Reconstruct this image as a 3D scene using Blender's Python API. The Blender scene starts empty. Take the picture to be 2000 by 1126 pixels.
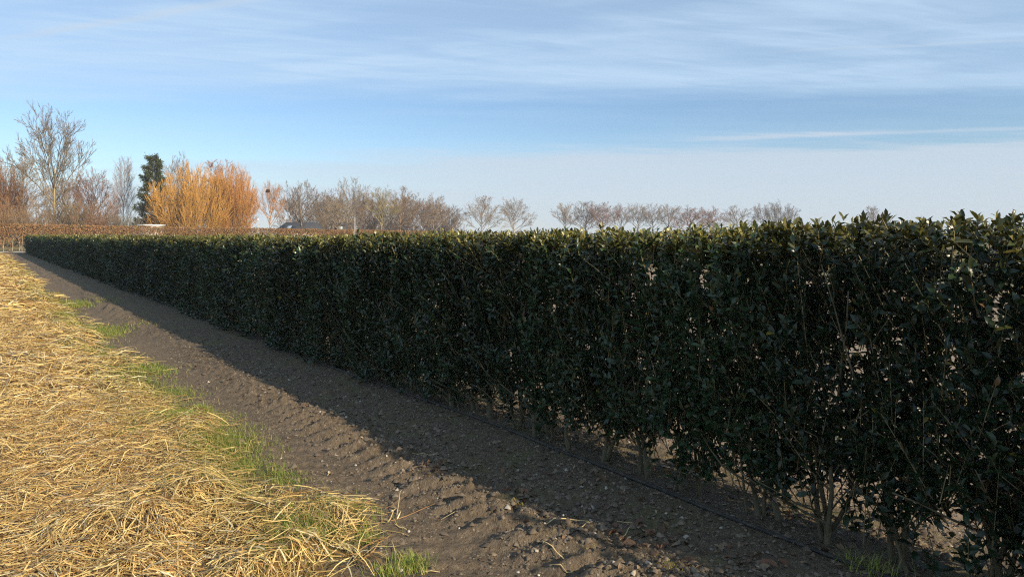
import bpy, math, random
import numpy as np
from mathutils import Vector, Matrix

# ------------------------------------------------------------------ camera
SC = bpy.context.scene
COL = SC.collection
F = 1400.0                       # focal length in photograph pixels (2000 wide)
EYE = 1.63
YAW = math.atan(1040.0 / F)      # the hedge runs along +Y, the camera looks right of it
SY, CY = math.sin(YAW), math.cos(YAW)
cam_d = bpy.data.cameras.new("camera")
cam = bpy.data.objects.new("camera", cam_d)
COL.objects.link(cam)
cam.location = (0, 0, EYE)
cam.rotation_euler = (math.radians(90), 0, -YAW)
cam_d.sensor_width = 36.0
cam_d.lens = 36.0 * F / 2000.0
cam_d.shift_y = -103.0 / 2000.0
cam_d.clip_start = 0.05
cam_d.clip_end = 6000
SC.camera = cam

# ------------------------------------------------------------------ sun, exposure
SUN_EL = math.radians(25.0)
SUN_AZ = math.radians(15.8)      # sun stands behind the camera, a little to the hedge's far side
sun_from = Vector((math.sin(SUN_AZ) * math.cos(SUN_EL), -math.cos(SUN_AZ) * math.cos(SUN_EL), math.sin(SUN_EL)))
sd = bpy.data.lights.new("sun", 'SUN')
sd.energy = 5.0
sd.angle = math.radians(0.55)
sd.color = (1.0, 0.84, 0.61)
so = bpy.data.objects.new("sun", sd)
COL.objects.link(so)
so.rotation_euler = (-sun_from).to_track_quat('-Z', 'Y').to_euler()
SC.view_settings.view_transform = 'Standard'
SC.view_settings.look = 'None'
SC.view_settings.exposure = 0.55
SC.view_settings.gamma = 1.0
SC.view_settings.use_curve_mapping = False
SC.cycles.max_bounces = 6
SC.cycles.use_denoising = False
SC.cycles.filter_width = 1.15
SC.cycles.sample_clamp_indirect = 4.0
SC.cycles.transparent_max_bounces = 4

# ------------------------------------------------------------------ world: clear winter sky with cirrus sheets
W = bpy.data.worlds.new("World")
SC.world = W
W.use_nodes = True


class NB:
    """tiny node-graph builder"""
    def __init__(self, tree):
        self.t = tree
        self.n = tree.nodes
        self.l = tree.links

    def _in(self, sock, v):
        if isinstance(v, bpy.types.NodeSocket):
            self.l.new(v, sock)
        elif v is not None:
            sock.default_value = v

    def m(self, op, a, b=None, c=None, clamp=False):
        n = self.n.new('ShaderNodeMath')
        n.operation = op
        n.use_clamp = clamp
        self._in(n.inputs[0], a)
        self._in(n.inputs[1], b)
        self._in(n.inputs[2], c)
        return n.outputs[0]

    def smooth(self, v, lo, hi, o0=0.0, o1=1.0):
        n = self.n.new('ShaderNodeMapRange')
        n.interpolation_type = 'SMOOTHSTEP'
        self._in(n.inputs['Value'], v)
        n.inputs['From Min'].default_value = lo
        n.inputs['From Max'].default_value = hi
        n.inputs['To Min'].default_value = o0
        n.inputs['To Max'].default_value = o1
        return n.outputs['Result']

    def noise(self, vec, scale, detail=3.0, rough=0.55, dist=0.0, out='Fac'):
        n = self.n.new('ShaderNodeTexNoise')
        self._in(n.inputs['Vector'], vec)
        n.inputs['Scale'].default_value = scale
        n.inputs['Detail'].default_value = detail
        n.inputs['Roughness'].default_value = rough
        n.inputs['Distortion'].default_value = dist
        return n.outputs[out]

    def comb(self, x, y, z=0.0):
        n = self.n.new('ShaderNodeCombineXYZ')
        self._in(n.inputs[0], x)
        self._in(n.inputs[1], y)
        self._in(n.inputs[2], z)
        return n.outputs[0]

    def mix(self, fac, a, b, mode='MIX'):
        n = self.n.new('ShaderNodeMix')
        n.data_type = 'RGBA'
        n.blend_type = mode
        self._in(n.inputs[0], fac)
        self._in(n.inputs[6], a if isinstance(a, bpy.types.NodeSocket) else (*a[:3], 1.0))
        self._in(n.inputs[7], b if isinstance(b, bpy.types.NodeSocket) else (*b[:3], 1.0))
        return n.outputs[2]

    def ramp(self, fac, stops):
        n = self.n.new('ShaderNodeValToRGB')
        self._in(n.inputs[0], fac)
        e = n.color_ramp.elements
        while len(e) < len(stops):
            e.new(0.5)
        for i, (p, c) in enumerate(stops):
            e[i].position = p
            e[i].color = (*c, 1.0) if len(c) == 3 else c
        return n.outputs[0]


def build_world():
    nt = W.node_tree
    nt.nodes.clear()
    b = NB(nt)
    sky = nt.nodes.new('ShaderNodeTexSky')
    sky.sky_type = 'NISHITA'
    sky.sun_disc = False
    sky.sun_elevation = SUN_EL
    sky.sun_rotation = math.pi - SUN_AZ
    sky.air_density = 1.0
    sky.dust_density = 0.3
    sky.ozone_density = 2.0
    tc = nt.nodes.new('ShaderNodeTexCoord')
    sep = nt.nodes.new('ShaderNodeSeparateXYZ')
    nt.links.new(tc.outputs['Generated'], sep.inputs[0])
    dx, dy, dz = sep.outputs
    z = b.m('MAXIMUM', dz, 0.025)
    # position on the cloud layer (unit height), along two level axes
    fwd = b.m('DIVIDE', b.m('ADD', b.m('MULTIPLY', dx, SY), b.m('MULTIPLY', dy, CY)), z)
    rgt = b.m('DIVIDE', b.m('SUBTRACT', b.m('MULTIPLY', dx, CY), b.m('MULTIPLY', dy, SY)), z)
    wob = b.noise(b.comb(b.m('MULTIPLY', rgt, 0.35), b.m('MULTIPLY', fwd, 0.8)), 1.0, 4, 0.6)
    wobc = b.m('SUBTRACT', wob, 0.5)
    streak = b.noise(b.comb(b.m('MULTIPLY', rgt, 0.55), b.m('MULTIPLY', b.m('ADD', fwd, b.m('MULTIPLY', rgt, 0.22)), 1.9)), 0.9, 4, 0.5, 0.5)
    fine = b.noise(b.comb(b.m('MULTIPLY', rgt, 1.0), b.m('MULTIPLY', b.m('ADD', fwd, b.m('MULTIPLY', rgt, -0.3)), 3.6)), 1.2, 5, 0.58, 0.8)
    # far cirrostratus sheet with a ragged leading edge
    ef = b.m('ADD', b.m('ADD', fwd, b.m('MULTIPLY', rgt, 0.25)), b.m('ADD', b.m('MULTIPLY', wobc, 3.6), b.m('MULTIPLY', b.m('SUBTRACT', fine, 0.5), 1.3)))
    sheet_b = b.m('MULTIPLY', b.m('MULTIPLY', b.smooth(ef, 7.9, 9.8), b.m('MAXIMUM', b.smooth(rgt, -7.0, 1.0, 0.3, 1.0), b.smooth(fwd, 9.5, 17.0))), b.m('MULTIPLY_ADD', streak, 0.35, 0.62))
    # nearer cirrus veil ending before a clear gap
    ea = b.m('ADD', b.m('ADD', fwd, b.m('MULTIPLY', rgt, 0.02)), b.m('MULTIPLY', wobc, 1.3))
    veil = b.smooth(ea, 5.6, 4.5)
    patch = b.smooth(b.m('ADD', b.m('MULTIPLY', streak, 0.6), b.m('MULTIPLY', fine, 0.4)), 0.34, 0.72)
    sheet_a = b.m('MULTIPLY', veil, b.m('MULTIPLY_ADD', patch, 0.45, 0.40))
    # thin general veil
    thin = b.m('MULTIPLY', b.smooth(wob, 0.35, 0.75), 0.16)

    def trail(x0, y0, x1, y1, w, s):
        L = math.hypot(x1 - x0, y1 - y0)
        ux, uy = (x1 - x0) / L, (y1 - y0) / L
        rx = b.m('SUBTRACT', rgt, x0)
        ry = b.m('SUBTRACT', fwd, y0)
        al = b.m('ADD', b.m('MULTIPLY', rx, ux), b.m('MULTIPLY', ry, uy))
        pe = b.m('SUBTRACT', b.m('MULTIPLY', ry, ux), b.m('MULTIPLY', rx, uy))
        pe = b.m('ABSOLUTE', b.m('ADD', pe, b.m('MULTIPLY', b.m('SUBTRACT', fine, 0.5), w * 1.8)))
        core = b.smooth(pe, w, 0.0)
        ends = b.m('MULTIPLY', b.smooth(al, -0.25 * L, 0.25 * L), b.smooth(al, 1.9 * L, 1.2 * L))
        return b.m('MULTIPLY', b.m('MULTIPLY', core, ends), s)
    t1 = trail(-2.5, 3.62, -1.21, 3.08, 0.07, 0.42)
    t2 = trail(1.5, 3.88, 2.75, 3.66, 0.05, 0.28)
    t3 = trail(2.0, 7.5, 5.0, 6.6, 0.22, 0.42)
    t4 = trail(1.9, 7.4, 3.0, 7.05, 0.3, 0.38)
    da = b.m('MAXIMUM', sheet_a, thin)
    d = b.m('ADD', sheet_b, b.m('ADD', t1, b.m('ADD', t2, b.m('ADD', t3, t4))), clamp=True)
    d = b.m('MULTIPLY', d, b.smooth(dz, -0.02, 0.03))
    da = b.m('MULTIPLY', da, b.smooth(dz, -0.02, 0.03))
    col = b.mix(1.0, sky.outputs[0], (0.94, 1.06, 1.20), 'MULTIPLY')
    col = b.mix(da, col, (4.9, 6.45, 8.1))
    col = b.mix(d, col, (5.1, 5.85, 6.75))
    bg = nt.nodes.new('ShaderNodeBackground')
    bg.inputs[1].default_value = 0.082
    nt.links.new(col, bg.inputs[0])
    out = nt.nodes.new('ShaderNodeOutputWorld')
    nt.links.new(bg.outputs[0], out.inputs[0])


build_world()

# ------------------------------------------------------------------ helpers
RNG = np.random.default_rng(11)
random.seed(5)


def tag(o, label=None, cat=None, group=None, kind=None):
    if label:
        o['label'] = label
    if cat:
        o['category'] = cat
    if group:
        o['group'] = group
    if kind:
        o['kind'] = kind
    return o


def mesh_np(name, V, faces, mat=None, col=None, smooth=False):
    """faces: list of (M,k) int arrays; col: per-vertex (N,3)"""
    me = bpy.data.meshes.new(name)
    V = np.asarray(V, dtype=np.float32)
    if not isinstance(faces, (list, tuple)):
        faces = [faces]
    faces = [np.asarray(f, dtype=np.int32) for f in faces if len(f)]
    me.vertices.add(len(V))
    me.vertices.foreach_set('co', V.ravel())
    idx = np.concatenate([f.ravel() for f in faces])
    tot = np.concatenate([np.full(len(f), f.shape[1], dtype=np.int32) for f in faces])
    start = np.concatenate([[0], np.cumsum(tot)[:-1]]).astype(np.int32)
    me.loops.add(len(idx))
    me.loops.foreach_set('vertex_index', idx)
    me.polygons.add(len(tot))
    me.polygons.foreach_set('loop_start', start)
    me.polygons.foreach_set('loop_total', tot)
    if smooth:
        me.polygons.foreach_set('use_smooth', np.ones(len(tot), dtype=bool))
    if col is not None:
        a = me.color_attributes.new('tint', 'FLOAT_COLOR', 'POINT')
        c = np.ones((len(V), 4), dtype=np.float32)
        c[:, :3] = col
        a.data.foreach_set('color', c.ravel())
    me.update(calc_edges=True)
    if mat:
        me.materials.append(mat)
    return me


def obj(name, me, parent=None, loc=None):
    o = bpy.data.objects.new(name, me)
    COL.objects.link(o)
    if parent is not None:
        o.parent = parent
    if loc is not None:
        o.location = loc
    return o


def empty(name, loc=(0, 0, 0)):
    o = bpy.data.objects.new(name, None)
    o.empty_display_size = 0.2
    COL.objects.link(o)
    o.location = loc
    return o


def norm(a):
    return a / np.maximum(np.linalg.norm(a, axis=-1, keepdims=True), 1e-9)


def tubes(P0, P1, R0, R1, k=3):
    """independent tapered prisms"""
    P0 = np.asarray(P0, float); P1 = np.asarray(P1, float)
    R0 = np.asarray(R0, float); R1 = np.asarray(R1, float)
    n = len(P0)
    d = norm(P1 - P0)
    ref = np.where(np.abs(d[:, 2:3]) > 0.9, np.array([[1.0, 0, 0]]), np.array([[0, 0, 1.0]]))
    u = norm(np.cross(d, ref))
    v = np.cross(d, u)
    ang = np.arange(k) * 2 * math.pi / k
    ring = u[:, None, :] * np.cos(ang)[None, :, None] + v[:, None, :] * np.sin(ang)[None, :, None]
    V = np.concatenate([P0[:, None, :] + ring * R0[:, None, None], P1[:, None, :] + ring * R1[:, None, None]], axis=1).reshape(-1, 3)
    base = np.arange(n)[:, None] * (2 * k)
    i = np.arange(k)[None, :]
    j = (np.arange(k)[None, :] + 1) % k
    Q = np.stack([base + i, base + j, base + k + j, base + k + i], axis=-1).reshape(-1, 4)
    return V, Q


def polytube(pts, radii, k=6, cap=True):
    """one continuous tube through pts"""
    pts = np.asarray(pts, float)
    n = len(pts)
    t = np.zeros_like(pts)
    t[1:-1] = pts[2:] - pts[:-2]
    t[0] = pts[1] - pts[0]
    t[-1] = pts[-1] - pts[-2]
    t = norm(t)
    ref = np.array([0.31, 0.95, 0.05]) if abs(t[0][1]) < 0.8 else np.array([0.0, 0.1, 1.0])
    u = norm(np.cross(t, ref))
    v = np.cross(t, u)
    ang = np.arange(k) * 2 * math.pi / k
    V = (pts[:, None, :] + (u[:, None, :] * np.cos(ang)[None, :, None] + v[:, None, :] * np.sin(ang)[None, :, None]) * np.asarray(radii)[:, None, None]).reshape(-1, 3)
    b = np.arange(n - 1)[:, None] * k
    i = np.arange(k)[None, :]
    j = (i + 1) % k
    Q = np.stack([b + i, b + j, b + k + j, b + k + i], axis=-1).reshape(-1, 4)
    tri = []
    if cap:
        V = np.concatenate([V, pts[-1:]])
        e = (n - 1) * k
        tri = [[e + a, e + (a + 1) % k, n * k] for a in range(k)]
    return V, Q, np.array(tri, dtype=np.int32).reshape(-1, 3)


def join(parts):
    """[(V, [faces...]), ...] -> V, faces"""
    Vs, Fs, off = [], {}, 0
    for V, fs in parts:
        for f in fs:
            if len(f):
                Fs.setdefault(f.shape[1], []).append(np.asarray(f) + off)
        Vs.append(V)
        off += len(V)
    return np.concatenate(Vs), [np.concatenate(x) for x in Fs.values()]


def _hash(ix, iy, seed):
    h = (ix.astype(np.int64) * 374761393 + iy.astype(np.int64) * 668265263 + seed * 1442695041) & 0xFFFFFFFF
    h = ((h ^ (h >> 13)) * 1274126177) & 0xFFFFFFFF
    h = (h ^ (h >> 16)) & 0xFFFF
    return h / 65535.0


def vnoise(x, y, seed=0):
    ix = np.floor(x); iy = np.floor(y)
    fx = x - ix; fy = y - iy
    fx = fx * fx * fx * (fx * (fx * 6 - 15) + 10); fy = fy * fy * fy * (fy * (fy * 6 - 15) + 10)
    a = _hash(ix, iy, seed); b = _hash(ix + 1, iy, seed)
    c = _hash(ix, iy + 1, seed); d = _hash(ix + 1, iy + 1, seed)
    return (a * (1 - fx) + b * fx) * (1 - fy) + (c * (1 - fx) + d * fx) * fy - 0.5


def fbm(x, y, seed=0, oct=4, gain=0.5):
    s = 0; a = 1.0
    for o in range(oct):
        c, sn = math.cos(o * 1.3), math.sin(o * 1.3)
        s = s + a * vnoise((x * c - y * sn) * 2 ** o + 17.3 * o, (x * sn + y * c) * 2 ** o - 9.1 * o, seed + o)
        a *= gain
    return s


def sst(x, a, b):
    t = np.clip((x - a) / (b - a), 0, 1)
    return t * t * (3 - 2 * t)


def straw_edge(y):
    """x where the straw gives way to bare soil"""
    return 1.56 + 0.32 * fbm(y * 0.8, y * 0 + 3.3, 91, 3) + 0.28 * np.exp(-((y - 4.0) / 0.3) ** 2) - 0.42 * sst(y, 3.7, 3.35)


def height(x, y):
    x = np.asarray(x, float); y = np.asarray(y, float)
    w = 0.16 * fbm(y * 0.25, y * 0, 7, 2)
    xs = x + w
    fade = sst(x, -6, -3.5) * sst(x, 9, 6) * sst(y, 110, 85) * sst(y, -6, -2)
    near = sst(y, 30, 9)
    # wheel rut and the ridge it pushed up
    rut = -0.03 * np.exp(-((xs - 1.98) / 0.27) ** 2)
    ridge = 0.04 * (sst(xs, 2.2, 2.55) - 1) + 0.016 * np.exp(-((xs - 2.5) / 0.12) ** 2)
    # tyre lug marks
    ph = (y + 0.55 * (xs - 2.2) + 0.09 * fbm(y * 2, x * 2, 21, 3)) / 0.21
    saw = ph - np.floor(ph)
    lug = sst(saw, 0.0, 0.18) * sst(saw, 0.75, 0.3)
    lugm = np.exp(-((xs - 2.34) / 0.15) ** 2) * (0.55 + 1.1 * np.clip(fbm(y * 0.7, x, 33, 2) + 0.45, 0, 1))
    lug2 = np.exp(-((xs - 1.85) / 0.2) ** 2)
    h = rut + ridge + lug * (0.068 * lugm + 0.016 * lug2)
    # clods
    cm = 0.45 * np.exp(-((xs - 2.48) / 0.2) ** 2) + 0.27 * sst(xs, 2.4, 2.6) * sst(x, 3.3, 2.9) + 0.16 * sst(x, 1.5, 2.2) * sst(x, 8, 5) + 0.15 * np.exp(-((xs - 1.75) / 0.2) ** 2)
    c1 = np.abs(fbm(x * 9, y * 8, 41, 4, 0.62))
    c2 = fbm(x * 22, y * 20, 57, 2, 0.6)
    c3 = np.clip(fbm(x * 15 + 3, y * 13, 71, 3, 0.6) - 0.16, 0, 1)
    h = h + cm * ((0.060 * (0.3 - c1) + 0.040 * c2 + 0.085 * c3) * (0.45 + 0.55 * near))
    h = h + 0.006 * fbm(x * 30, y * 30, 63, 2) * near
    # soil banked at the hedge foot
    h = h + 0.012 * np.exp(-((x - 3.75) / 0.25) ** 2)
    # straw carpet mounds
    sm = sst(x, straw_edge(y) + 0.05, straw_edge(y) - 0.35)
    h = h * (1 - sm * 0.8) + sm * (0.03 + 0.095 * np.clip(fbm(x * 1.7, y * 1.5, 5, 4, 0.6) + 0.1, -0.15, 1)
                                + 0.12 * np.exp(-(((x - 1.05) / 0.2) ** 2 + ((y - 4.75) / 0.28) ** 2))
                                + 0.09 * np.exp(-(((x - 0.75) / 0.16) ** 2 + ((y - 4.35) / 0.22) ** 2)))
    h = h + 0.03 * fbm(x * 0.5, y * 0.4, 3, 2)
    return h * fade


# ------------------------------------------------------------------ materials
def new_mat(name):
    m = bpy.data.materials.new(name)
    m.use_nodes = True
    nt = m.node_tree
    nt.nodes.clear()
    out = nt.nodes.new('ShaderNodeOutputMaterial')
    p = nt.nodes.new('ShaderNodeBsdfPrincipled')
    nt.links.new(p.outputs[0], out.inputs[0])
    return m, NB(nt), p, out


def tint_mat(name, rough=0.6, spec=0.3, scale=30.0, amount=0.35, translucent=0.0, objcol=False):
    """colour comes from the piece's own tint attribute, with a little procedural grain"""
    m, b, p, out = new_mat(name)
    at = b.n.new('ShaderNodeAttribute')
    at.attribute_name = 'tint'
    tc = b.n.new('ShaderNodeTexCoord')
    nz = b.noise(tc.outputs['Object'], scale, 4, 0.6)
    c = b.mix(1.0, at.outputs['Color'], b.ramp(nz, [(0.25, (1 - amount,) * 3), (0.75, (1 + amount * 0.6,) * 3)]), 'MULTIPLY')
    if objcol:
        oi = b.n.new('ShaderNodeObjectInfo')
        c = b.mix(1.0, c, oi.outputs['Color'], 'MULTIPLY')
    b.l.new(c, p.inputs['Base Color'])
    p.inputs['Roughness'].default_value = rough
    p.inputs['Specular IOR Level'].default_value = spec
    if translucent > 0:
        tr = b.n.new('ShaderNodeBsdfTranslucent')
        b.l.new(b.mix(1.0, c, (1.3, 1.25, 0.5), 'MULTIPLY'), tr.inputs[0])
        ms = b.n.new('ShaderNodeMixShader')
        ms.inputs[0].default_value = translucent
        b.l.new(p.outputs[0], ms.inputs[1])
        b.l.new(tr.outputs[0], ms.inputs[2])
        b.l.new(ms.outputs[0], out.inputs[0])
    return m


def bark_mat(name, c0, c1, scale=6.0, rough=0.85):
    m, b, p, out = new_mat(name)
    tc = b.n.new('ShaderNodeTexCoord')
    mp = b.n.new('ShaderNodeMapping')
    mp.inputs['Scale'].default_value = (1, 1, 0.35)
    b.l.new(tc.outputs['Object'], mp.inputs[0])
    nz = b.noise(mp.outputs[0], scale, 5, 0.65)
    c = b.ramp(nz, [(0.3, c0), (0.7, c1)])
    b.l.new(c, p.inputs['Base Color'])
    p.inputs['Roughness'].default_value = rough
    p.inputs['Specular IOR Level'].default_value = 0.2
    bm = b.n.new('ShaderNodeBump')
    bm.inputs['Strength'].default_value = 0.4
    bm.inputs['Distance'].default_value = 0.01
    b.l.new(nz, bm.inputs['Height'])
    b.l.new(bm.outputs[0], p.inputs['Normal'])
    return m


def ground_material():
    m, b, p, out = new_mat('soil_and_field')
    g = b.n.new('ShaderNodeNewGeometry')
    pos = g.outputs['Position']
    sep = b.n.new('ShaderNodeSeparateXYZ')
    b.l.new(pos, sep.inputs[0])
    x, y, z = sep.outputs
    n1 = b.noise(pos, 2.3, 6, 0.65)
    n2 = b.noise(pos, 26.0, 5, 0.7)
    n3 = b.noise(pos, 140.0, 3, 0.7)
    n4 = b.noise(pos, 0.9, 4, 0.6)
    soil = b.ramp(n2, [(0.25, (0.072, 0.053, 0.037)), (0.5, (0.150, 0.116, 0.082)), (0.78, (0.25, 0.198, 0.143))])
    soil = b.mix(b.smooth(n1, 0.4, 0.7, 0.0, 0.5), soil, (0.200, 0.157, 0.112))
    # small mineral grit and bits of dry litter
    vor = b.n.new('ShaderNodeTexVoronoi')
    vor.inputs['Scale'].default_value = 60
    b.l.new(pos, vor.inputs['Vector'])
    sepc = b.n.new('ShaderNodeSeparateColor')
    b.l.new(vor.outputs['Color'], sepc.inputs[0])
    grit = b.m('MULTIPLY', b.smooth(sepc.outputs[0], 0.90, 0.93), b.smooth(vor.outputs['Distance'], 0.42, 0.25))
    soil = b.mix(b.m('MULTIPLY', grit, 0.75), soil, (0.40, 0.35, 0.28))
    # paler mottled tan soil beyond the hedge
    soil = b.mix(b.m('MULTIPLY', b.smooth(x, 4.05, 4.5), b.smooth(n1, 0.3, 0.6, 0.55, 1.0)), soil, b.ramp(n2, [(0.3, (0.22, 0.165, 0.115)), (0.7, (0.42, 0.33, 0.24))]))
    # algae / moss film on undisturbed soil
    strip = b.m('MULTIPLY', b.smooth(x, 2.4, 2.7), b.smooth(x, 4.4, 4.0))
    mossf = b.m('MULTIPLY', strip, b.smooth(b.m('MULTIPLY_ADD', n2, 0.4, b.m('MULTIPLY', n1, 0.6)), 0.46, 0.62, 0.0, 0.55))
    soil = b.mix(mossf, soil, (0.125, 0.125, 0.038))
    # matted old straw under the straw carpet
    stn = b.noise(b.comb(b.m('MULTIPLY', x, 1.0), b.m('MULTIPLY', y, 0.6)), 38.0, 5, 0.7, 2.0)
    straw = b.ramp(stn, [(0.30, (0.07, 0.045, 0.022)), (0.52, (0.20, 0.125, 0.05)), (0.75, (0.45, 0.30, 0.12))])
    edge = b.m('ADD', x, b.m('MULTIPLY', b.m('SUBTRACT', b.m('MULTIPLY_ADD', n2, 0.35, b.m('MULTIPLY', n4, 0.65)), 0.5), 0.9))
    sf = b.m('MULTIPLY', b.smooth(edge, 1.62, 1.38), b.smooth(y, 86, 83))
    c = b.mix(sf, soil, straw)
    # wider land: winter pasture and pale stubble
    far = b.noise(pos, 0.03, 4, 0.6)
    field = b.ramp(far, [(0.4, (0.10, 0.105, 0.035)), (0.6, (0.20, 0.15, 0.075))])
    field = b.mix(b.smooth(n1, 0.35, 0.75, 0.0, 0.4), field, (0.20, 0.16, 0.09))
    ff = b.m('MAXIMUM', b.smooth(y, 92, 96), b.m('MAXIMUM', b.smooth(x, 22, 30), b.smooth(x, -14, -22)))
    c = b.mix(ff, c, field)
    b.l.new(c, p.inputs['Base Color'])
    p.inputs['Roughness'].default_value = 0.95
    p.inputs['Specular IOR Level'].default_value = 0.12
    hm = b.m('ADD', b.m('MULTIPLY', n2, 1.0), b.m('MULTIPLY', n3, 0.35))
    bm = b.n.new('ShaderNodeBump')
    bm.inputs['Strength'].default_value = 0.9
    bm.inputs['Distance'].default_value = 0.035
    b.l.new(hm, bm.inputs['Height'])
    b.l.new(bm.outputs[0], p.inputs['Normal'])
    return m


MAT_GROUND = ground_material()
MAT_LEAF = tint_mat('glossy_evergreen_leaf', rough=0.34, spec=0.42, scale=60, amount=0.25, translucent=0.10)
MAT_STRAW = tint_mat('dry_straw', rough=0.55, spec=0.35, scale=45, amount=0.25, translucent=0.12)
MAT_GRASS = tint_mat('green_grass', rough=0.5, spec=0.3, scale=30, amount=0.25, translucent=0.3)
MAT_DEAD = tint_mat('dead_leaf', rough=0.8, spec=0.2, scale=60, amount=0.4, translucent=0.08)
MAT_TWIG = tint_mat('winter_twigs', rough=0.8, spec=0.2, scale=1.5, amount=0.3)
MAT_TREE = tint_mat('tree_twigs', rough=0.8, spec=0.2, scale=40, amount=0.3, objcol=True)
MAT_STEM = bark_mat('olive_grey_stem_bark', (0.065, 0.055, 0.034), (0.165, 0.142, 0.088), 22)
MAT_BARK = bark_mat('tree_bark', (0.10, 0.085, 0.06), (0.24, 0.20, 0.14), 3)
MAT_BARK_GREEN = bark_mat('algae_green_bark', (0.15, 0.125, 0.055), (0.32, 0.27, 0.12), 2)
MAT_STONE = tint_mat('pebble', rough=0.7, spec=0.3, scale=80, amount=0.3)

# ------------------------------------------------------------------ ground: one sheet to the horizon
def axis(segs):
    out = []
    for a, b, st in segs:
        out.append(np.arange(a, b, st))
    return np.concatenate(out)


def geo(a, first, ratio, limit):
    out = [a]; s = first
    while abs(out[-1]) < limit:
        out.append(out[-1] + s)
        s *= ratio
    return np.array(out)


xs = np.concatenate([geo(-3.05, -0.15, 1.22, 1500)[::-1], axis([(-3.0, 0.0, 0.06), (0.0, 1.5, 0.03), (1.5, 3.0, 0.02), (3.0, 4.6, 0.04), (4.6, 9.0, 0.12)]), geo(9.05, 0.2, 1.25, 1500)])
ya = [1.4]
while ya[-1] < 100:
    v = ya[-1]
    ya.append(v + 0.02 * (1 + max(0.0, v - 5.0) * 0.6))
ys = np.concatenate([geo(1.3, -0.1, 1.3, 1500)[::-1], np.array(ya), geo(ya[-1] + 0.7, 1.0, 1.3, 1500)])
GX, GY = np.meshgrid(xs, ys)
GZ = height(GX, GY)
V = np.stack([GX, GY, GZ], -1).reshape(-1, 3)
nx, ny = len(xs), len(ys)
ii = (np.arange(ny - 1)[:, None] * nx + np.arange(nx - 1)[None, :]).ravel()
Q = np.stack([ii, ii + 1, ii + nx + 1, ii + nx], -1)
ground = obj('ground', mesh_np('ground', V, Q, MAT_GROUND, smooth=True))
tag(ground, kind='structure')

# pale cross path in front of the beech hedge
pm, pb, pp, _ = new_mat('pale_path')
ptc = pb.n.new('ShaderNodeTexCoord')
pb.l.new(pb.ramp(pb.noise(ptc.outputs['Object'], 3.0, 5, 0.7), [(0.3, (0.30, 0.25, 0.19)), (0.7, (0.46, 0.40, 0.32))]), pp.inputs['Base Color'])
pp.inputs['Roughness'].default_value = 0.95
px = np.linspace(-40, 60, 60)
pV = np.concatenate([np.stack([px, 84.2 + 0.25 * px * 0.3 + 0.3 * fbm(px * 0.2, px * 0, 2, 2), height(px, 84 + 0.075 * px) + 0.03], -1),
                     np.stack([px, 88.2 + 0.45 * px * 0.3 + 0.3 * fbm(px * 0.2, px * 0, 4, 2), height(px, 88 + 0.135 * px) + 0.03], -1)])
pi = np.arange(59)
path = obj('path', mesh_np('path', pV, np.stack([pi, pi + 1, pi + 61, pi + 60], -1), pm))
tag(path, kind='structure')


# ------------------------------------------------------------------ leaves as frames -> geometry
def leaf_geo(O, D, N, L, Wd, curl, detail):
    """O origin, D axis, N normal, lengths, half widths; folded, arched blades"""
    B = np.cross(N, D)
    n = len(O)
    L = L[:, None]; Wd = Wd[:, None]; curl = curl[:, None]
    if detail >= 2:
        m = O + D * L * 0.5 + N * (curl * L * 0.10)
        tip = O + D * L - N * (curl * L * 0.10)
        up = N * Wd * 0.35
        l1 = O + D * L * 0.30 + B * Wd * 0.86 + up
        l2 = O + D * L * 0.68 + B * Wd * 0.84 + up + N * curl * L * 0.03
        r1 = O + D * L * 0.30 - B * Wd * 0.86 + up
        r2 = O + D * L * 0.68 - B * Wd * 0.84 + up + N * curl * L * 0.03
        V = np.stack([O, l1, l2, tip, r2, r1, m], 1).reshape(-1, 3)
        b = np.arange(n)[:, None] * 7
        t = np.array([[0, 6, 1], [1, 6, 2], [2, 6, 3], [0, 5, 6], [5, 4, 6], [4, 3, 6]])
        Fc = (b[:, None, :] + t[None]).reshape(-1, 3)
        return V, Fc, 7
    tip = O + D * L
    l = O + D * L * 0.5 + B * Wd + N * Wd * 0.4
    r = O + D * L * 0.5 - B * Wd + N * Wd * 0.4
    V = np.stack([O, l, tip, r], 1).reshape(-1, 3)
    b = np.arange(n)[:, None] * 4
    t = np.array([[0, 2, 1], [0, 3, 2]])
    return V, (b[:, None, :] + t[None]).reshape(-1, 3), 4


HX0, HX1 = 3.47, 4.06            # hedge faces


def hedge_top(y):
    return (1.65 + 0.115 * np.exp(-np.abs(y - 1.5) / 4.0) + 0.03 * fbm(y * 0.9, y * 0, 13, 3)) * (1 - 0.5 * sst(y, 1.2, 0.2))  # out-of-view end beside the camera lowered to narrow its cast shadow


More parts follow.
